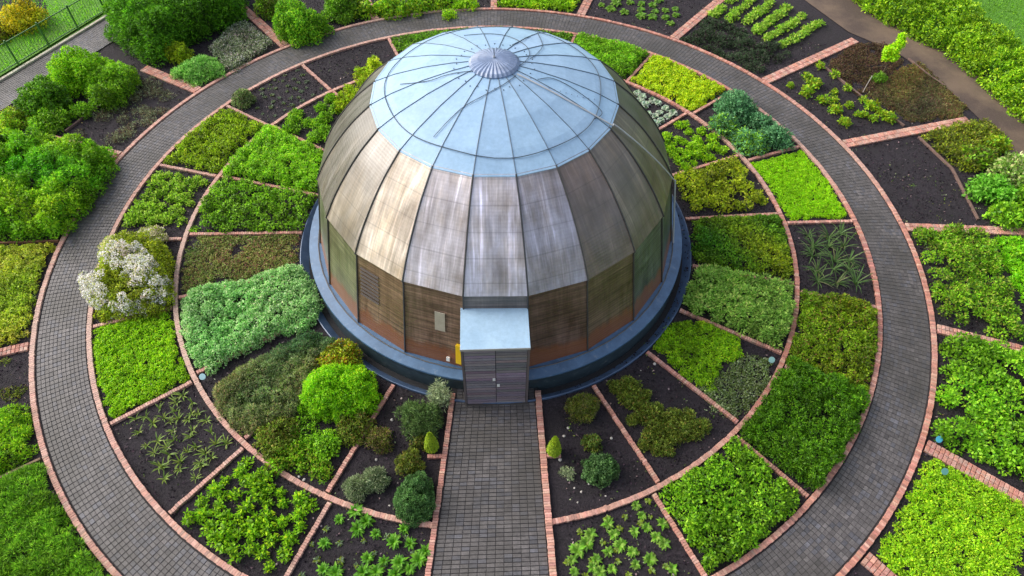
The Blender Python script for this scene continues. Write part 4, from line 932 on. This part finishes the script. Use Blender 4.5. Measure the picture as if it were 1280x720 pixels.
# soil crumbs over every open bed
def crumbs():
    N = 60000; r = np.sqrt(rng.uniform((5.1*S)**2, (14.4*S)**2, N)); a = rng.uniform(0, 6.283, N); x, y = r*np.sin(a), -r*np.cos(a)
    k = ~((r > (RB-.05)*S) & (r < (RA+.1)*S)) & ~((abs(x) < 1.4*S) & (y < 0)); x, y = x[k], y[k]; N = len(x)
    n = unit(rng.normal(0, 1, (N, 3))+[0, 0, 1.5]); A = leaves(np.stack([x, y, .018+0*x], 1), n, .065, .05, [((.006, .005, .007), 5), ((.018, .015, .019), 4), ((.032, .026, .032), 2), ((.13, .115, .11), .5), ((.20, .18, .16), .12), ((.03, .05, .02), .3)], .2, .3)
    o = bpy.data.objects.new('bark_mulch', to_mesh('bark_mulch', A, 'leaf_pale')); link(o); tag(o, 'dark crumbly mulch scattered over the bare soil of the beds', 'mulch', None, 'stuff')
crumbs()
def weeds():
    N = 60000; r = np.sqrt(rng.uniform((5.2*S)**2, (14.2*S)**2, N)); a = rng.uniform(0, 6.283, N); x, y = r*np.sin(a), -r*np.cos(a)
    k = ~((r > (RB-.1)*S) & (r < (RA+.1)*S)) & ~((abs(x) < 1.4*S) & (y < 0)) & (nz(x, y, 3.2, 31)+.6*nz(x, y, .8, 5) > .42); x, y = x[k], y[k]
    A = leaves(np.stack([x, y, .03+0*x], 1), np.tile([0, 0, 1.], (len(x), 1)), .055, .03, OLIVE+GREY+MID, .5, .5)
    o = bpy.data.objects.new('weeds', to_mesh('weeds', A)); link(o); tag(o, 'tiny scattered green weeds sprouting on the bare soil of the beds', 'weeds', None, 'stuff')
weeds()
# ---------------------------------------------------------------- light, sky, camera
w = bpy.data.worlds.new('World'); scene.world = w; w.use_nodes = True; nt = w.node_tree
bg = nt.nodes['Background']; sky = nt.nodes.new('ShaderNodeTexSky'); sky.sky_type = 'NISHITA'; sky.sun_disc = False
SE, SAZ = 38, -115          # elevation, azimuth of the light measured from -y towards +x
sx, sy = math.sin(R(SAZ)), -math.cos(R(SAZ))
sky.sun_elevation = R(SE); sky.sun_rotation = math.atan2(sx, sy)
sky.dust_density = 4; sky.air_density = .8; sky.ozone_density = 1
hs = nt.nodes.new('ShaderNodeHueSaturation'); hs.inputs['Saturation'].default_value = .55
nt.links.new(sky.outputs[0], hs.inputs['Color']); nt.links.new(hs.outputs[0], bg.inputs[0]); bg.inputs[1].default_value = .15
sl = bpy.data.lights.new('sun', 'SUN'); sl.energy = .65; sl.angle = R(50); sl.color = (1, .95, .87)
so = bpy.data.objects.new('sun', sl); link(so)
d = Vector((sx*math.cos(R(SE)), sy*math.cos(R(SE)), math.sin(R(SE)))); so.rotation_euler = d.to_track_quat('Z', 'Y').to_euler()
cam = bpy.data.cameras.new('camera'); cam.sensor_width = 36; cam.lens = CF/1280*36; cam.clip_end = 2000
co = bpy.data.objects.new('camera', cam); link(co)
co.matrix_world = Matrix.Translation((0, -CD*S, CH*S)) @ Matrix.Rotation(CYAW, 4, 'Z') @ Matrix.Rotation(math.pi/2-CTH, 4, 'X') @ Matrix.Rotation(CROLL, 4, 'Z')
scene.camera = co
vs_ = scene.view_settings; vs_.view_transform = 'Standard'; vs_.look = 'None'; vs_.gamma = 1; vs_.exposure = .95; vs_.use_curve_mapping = False
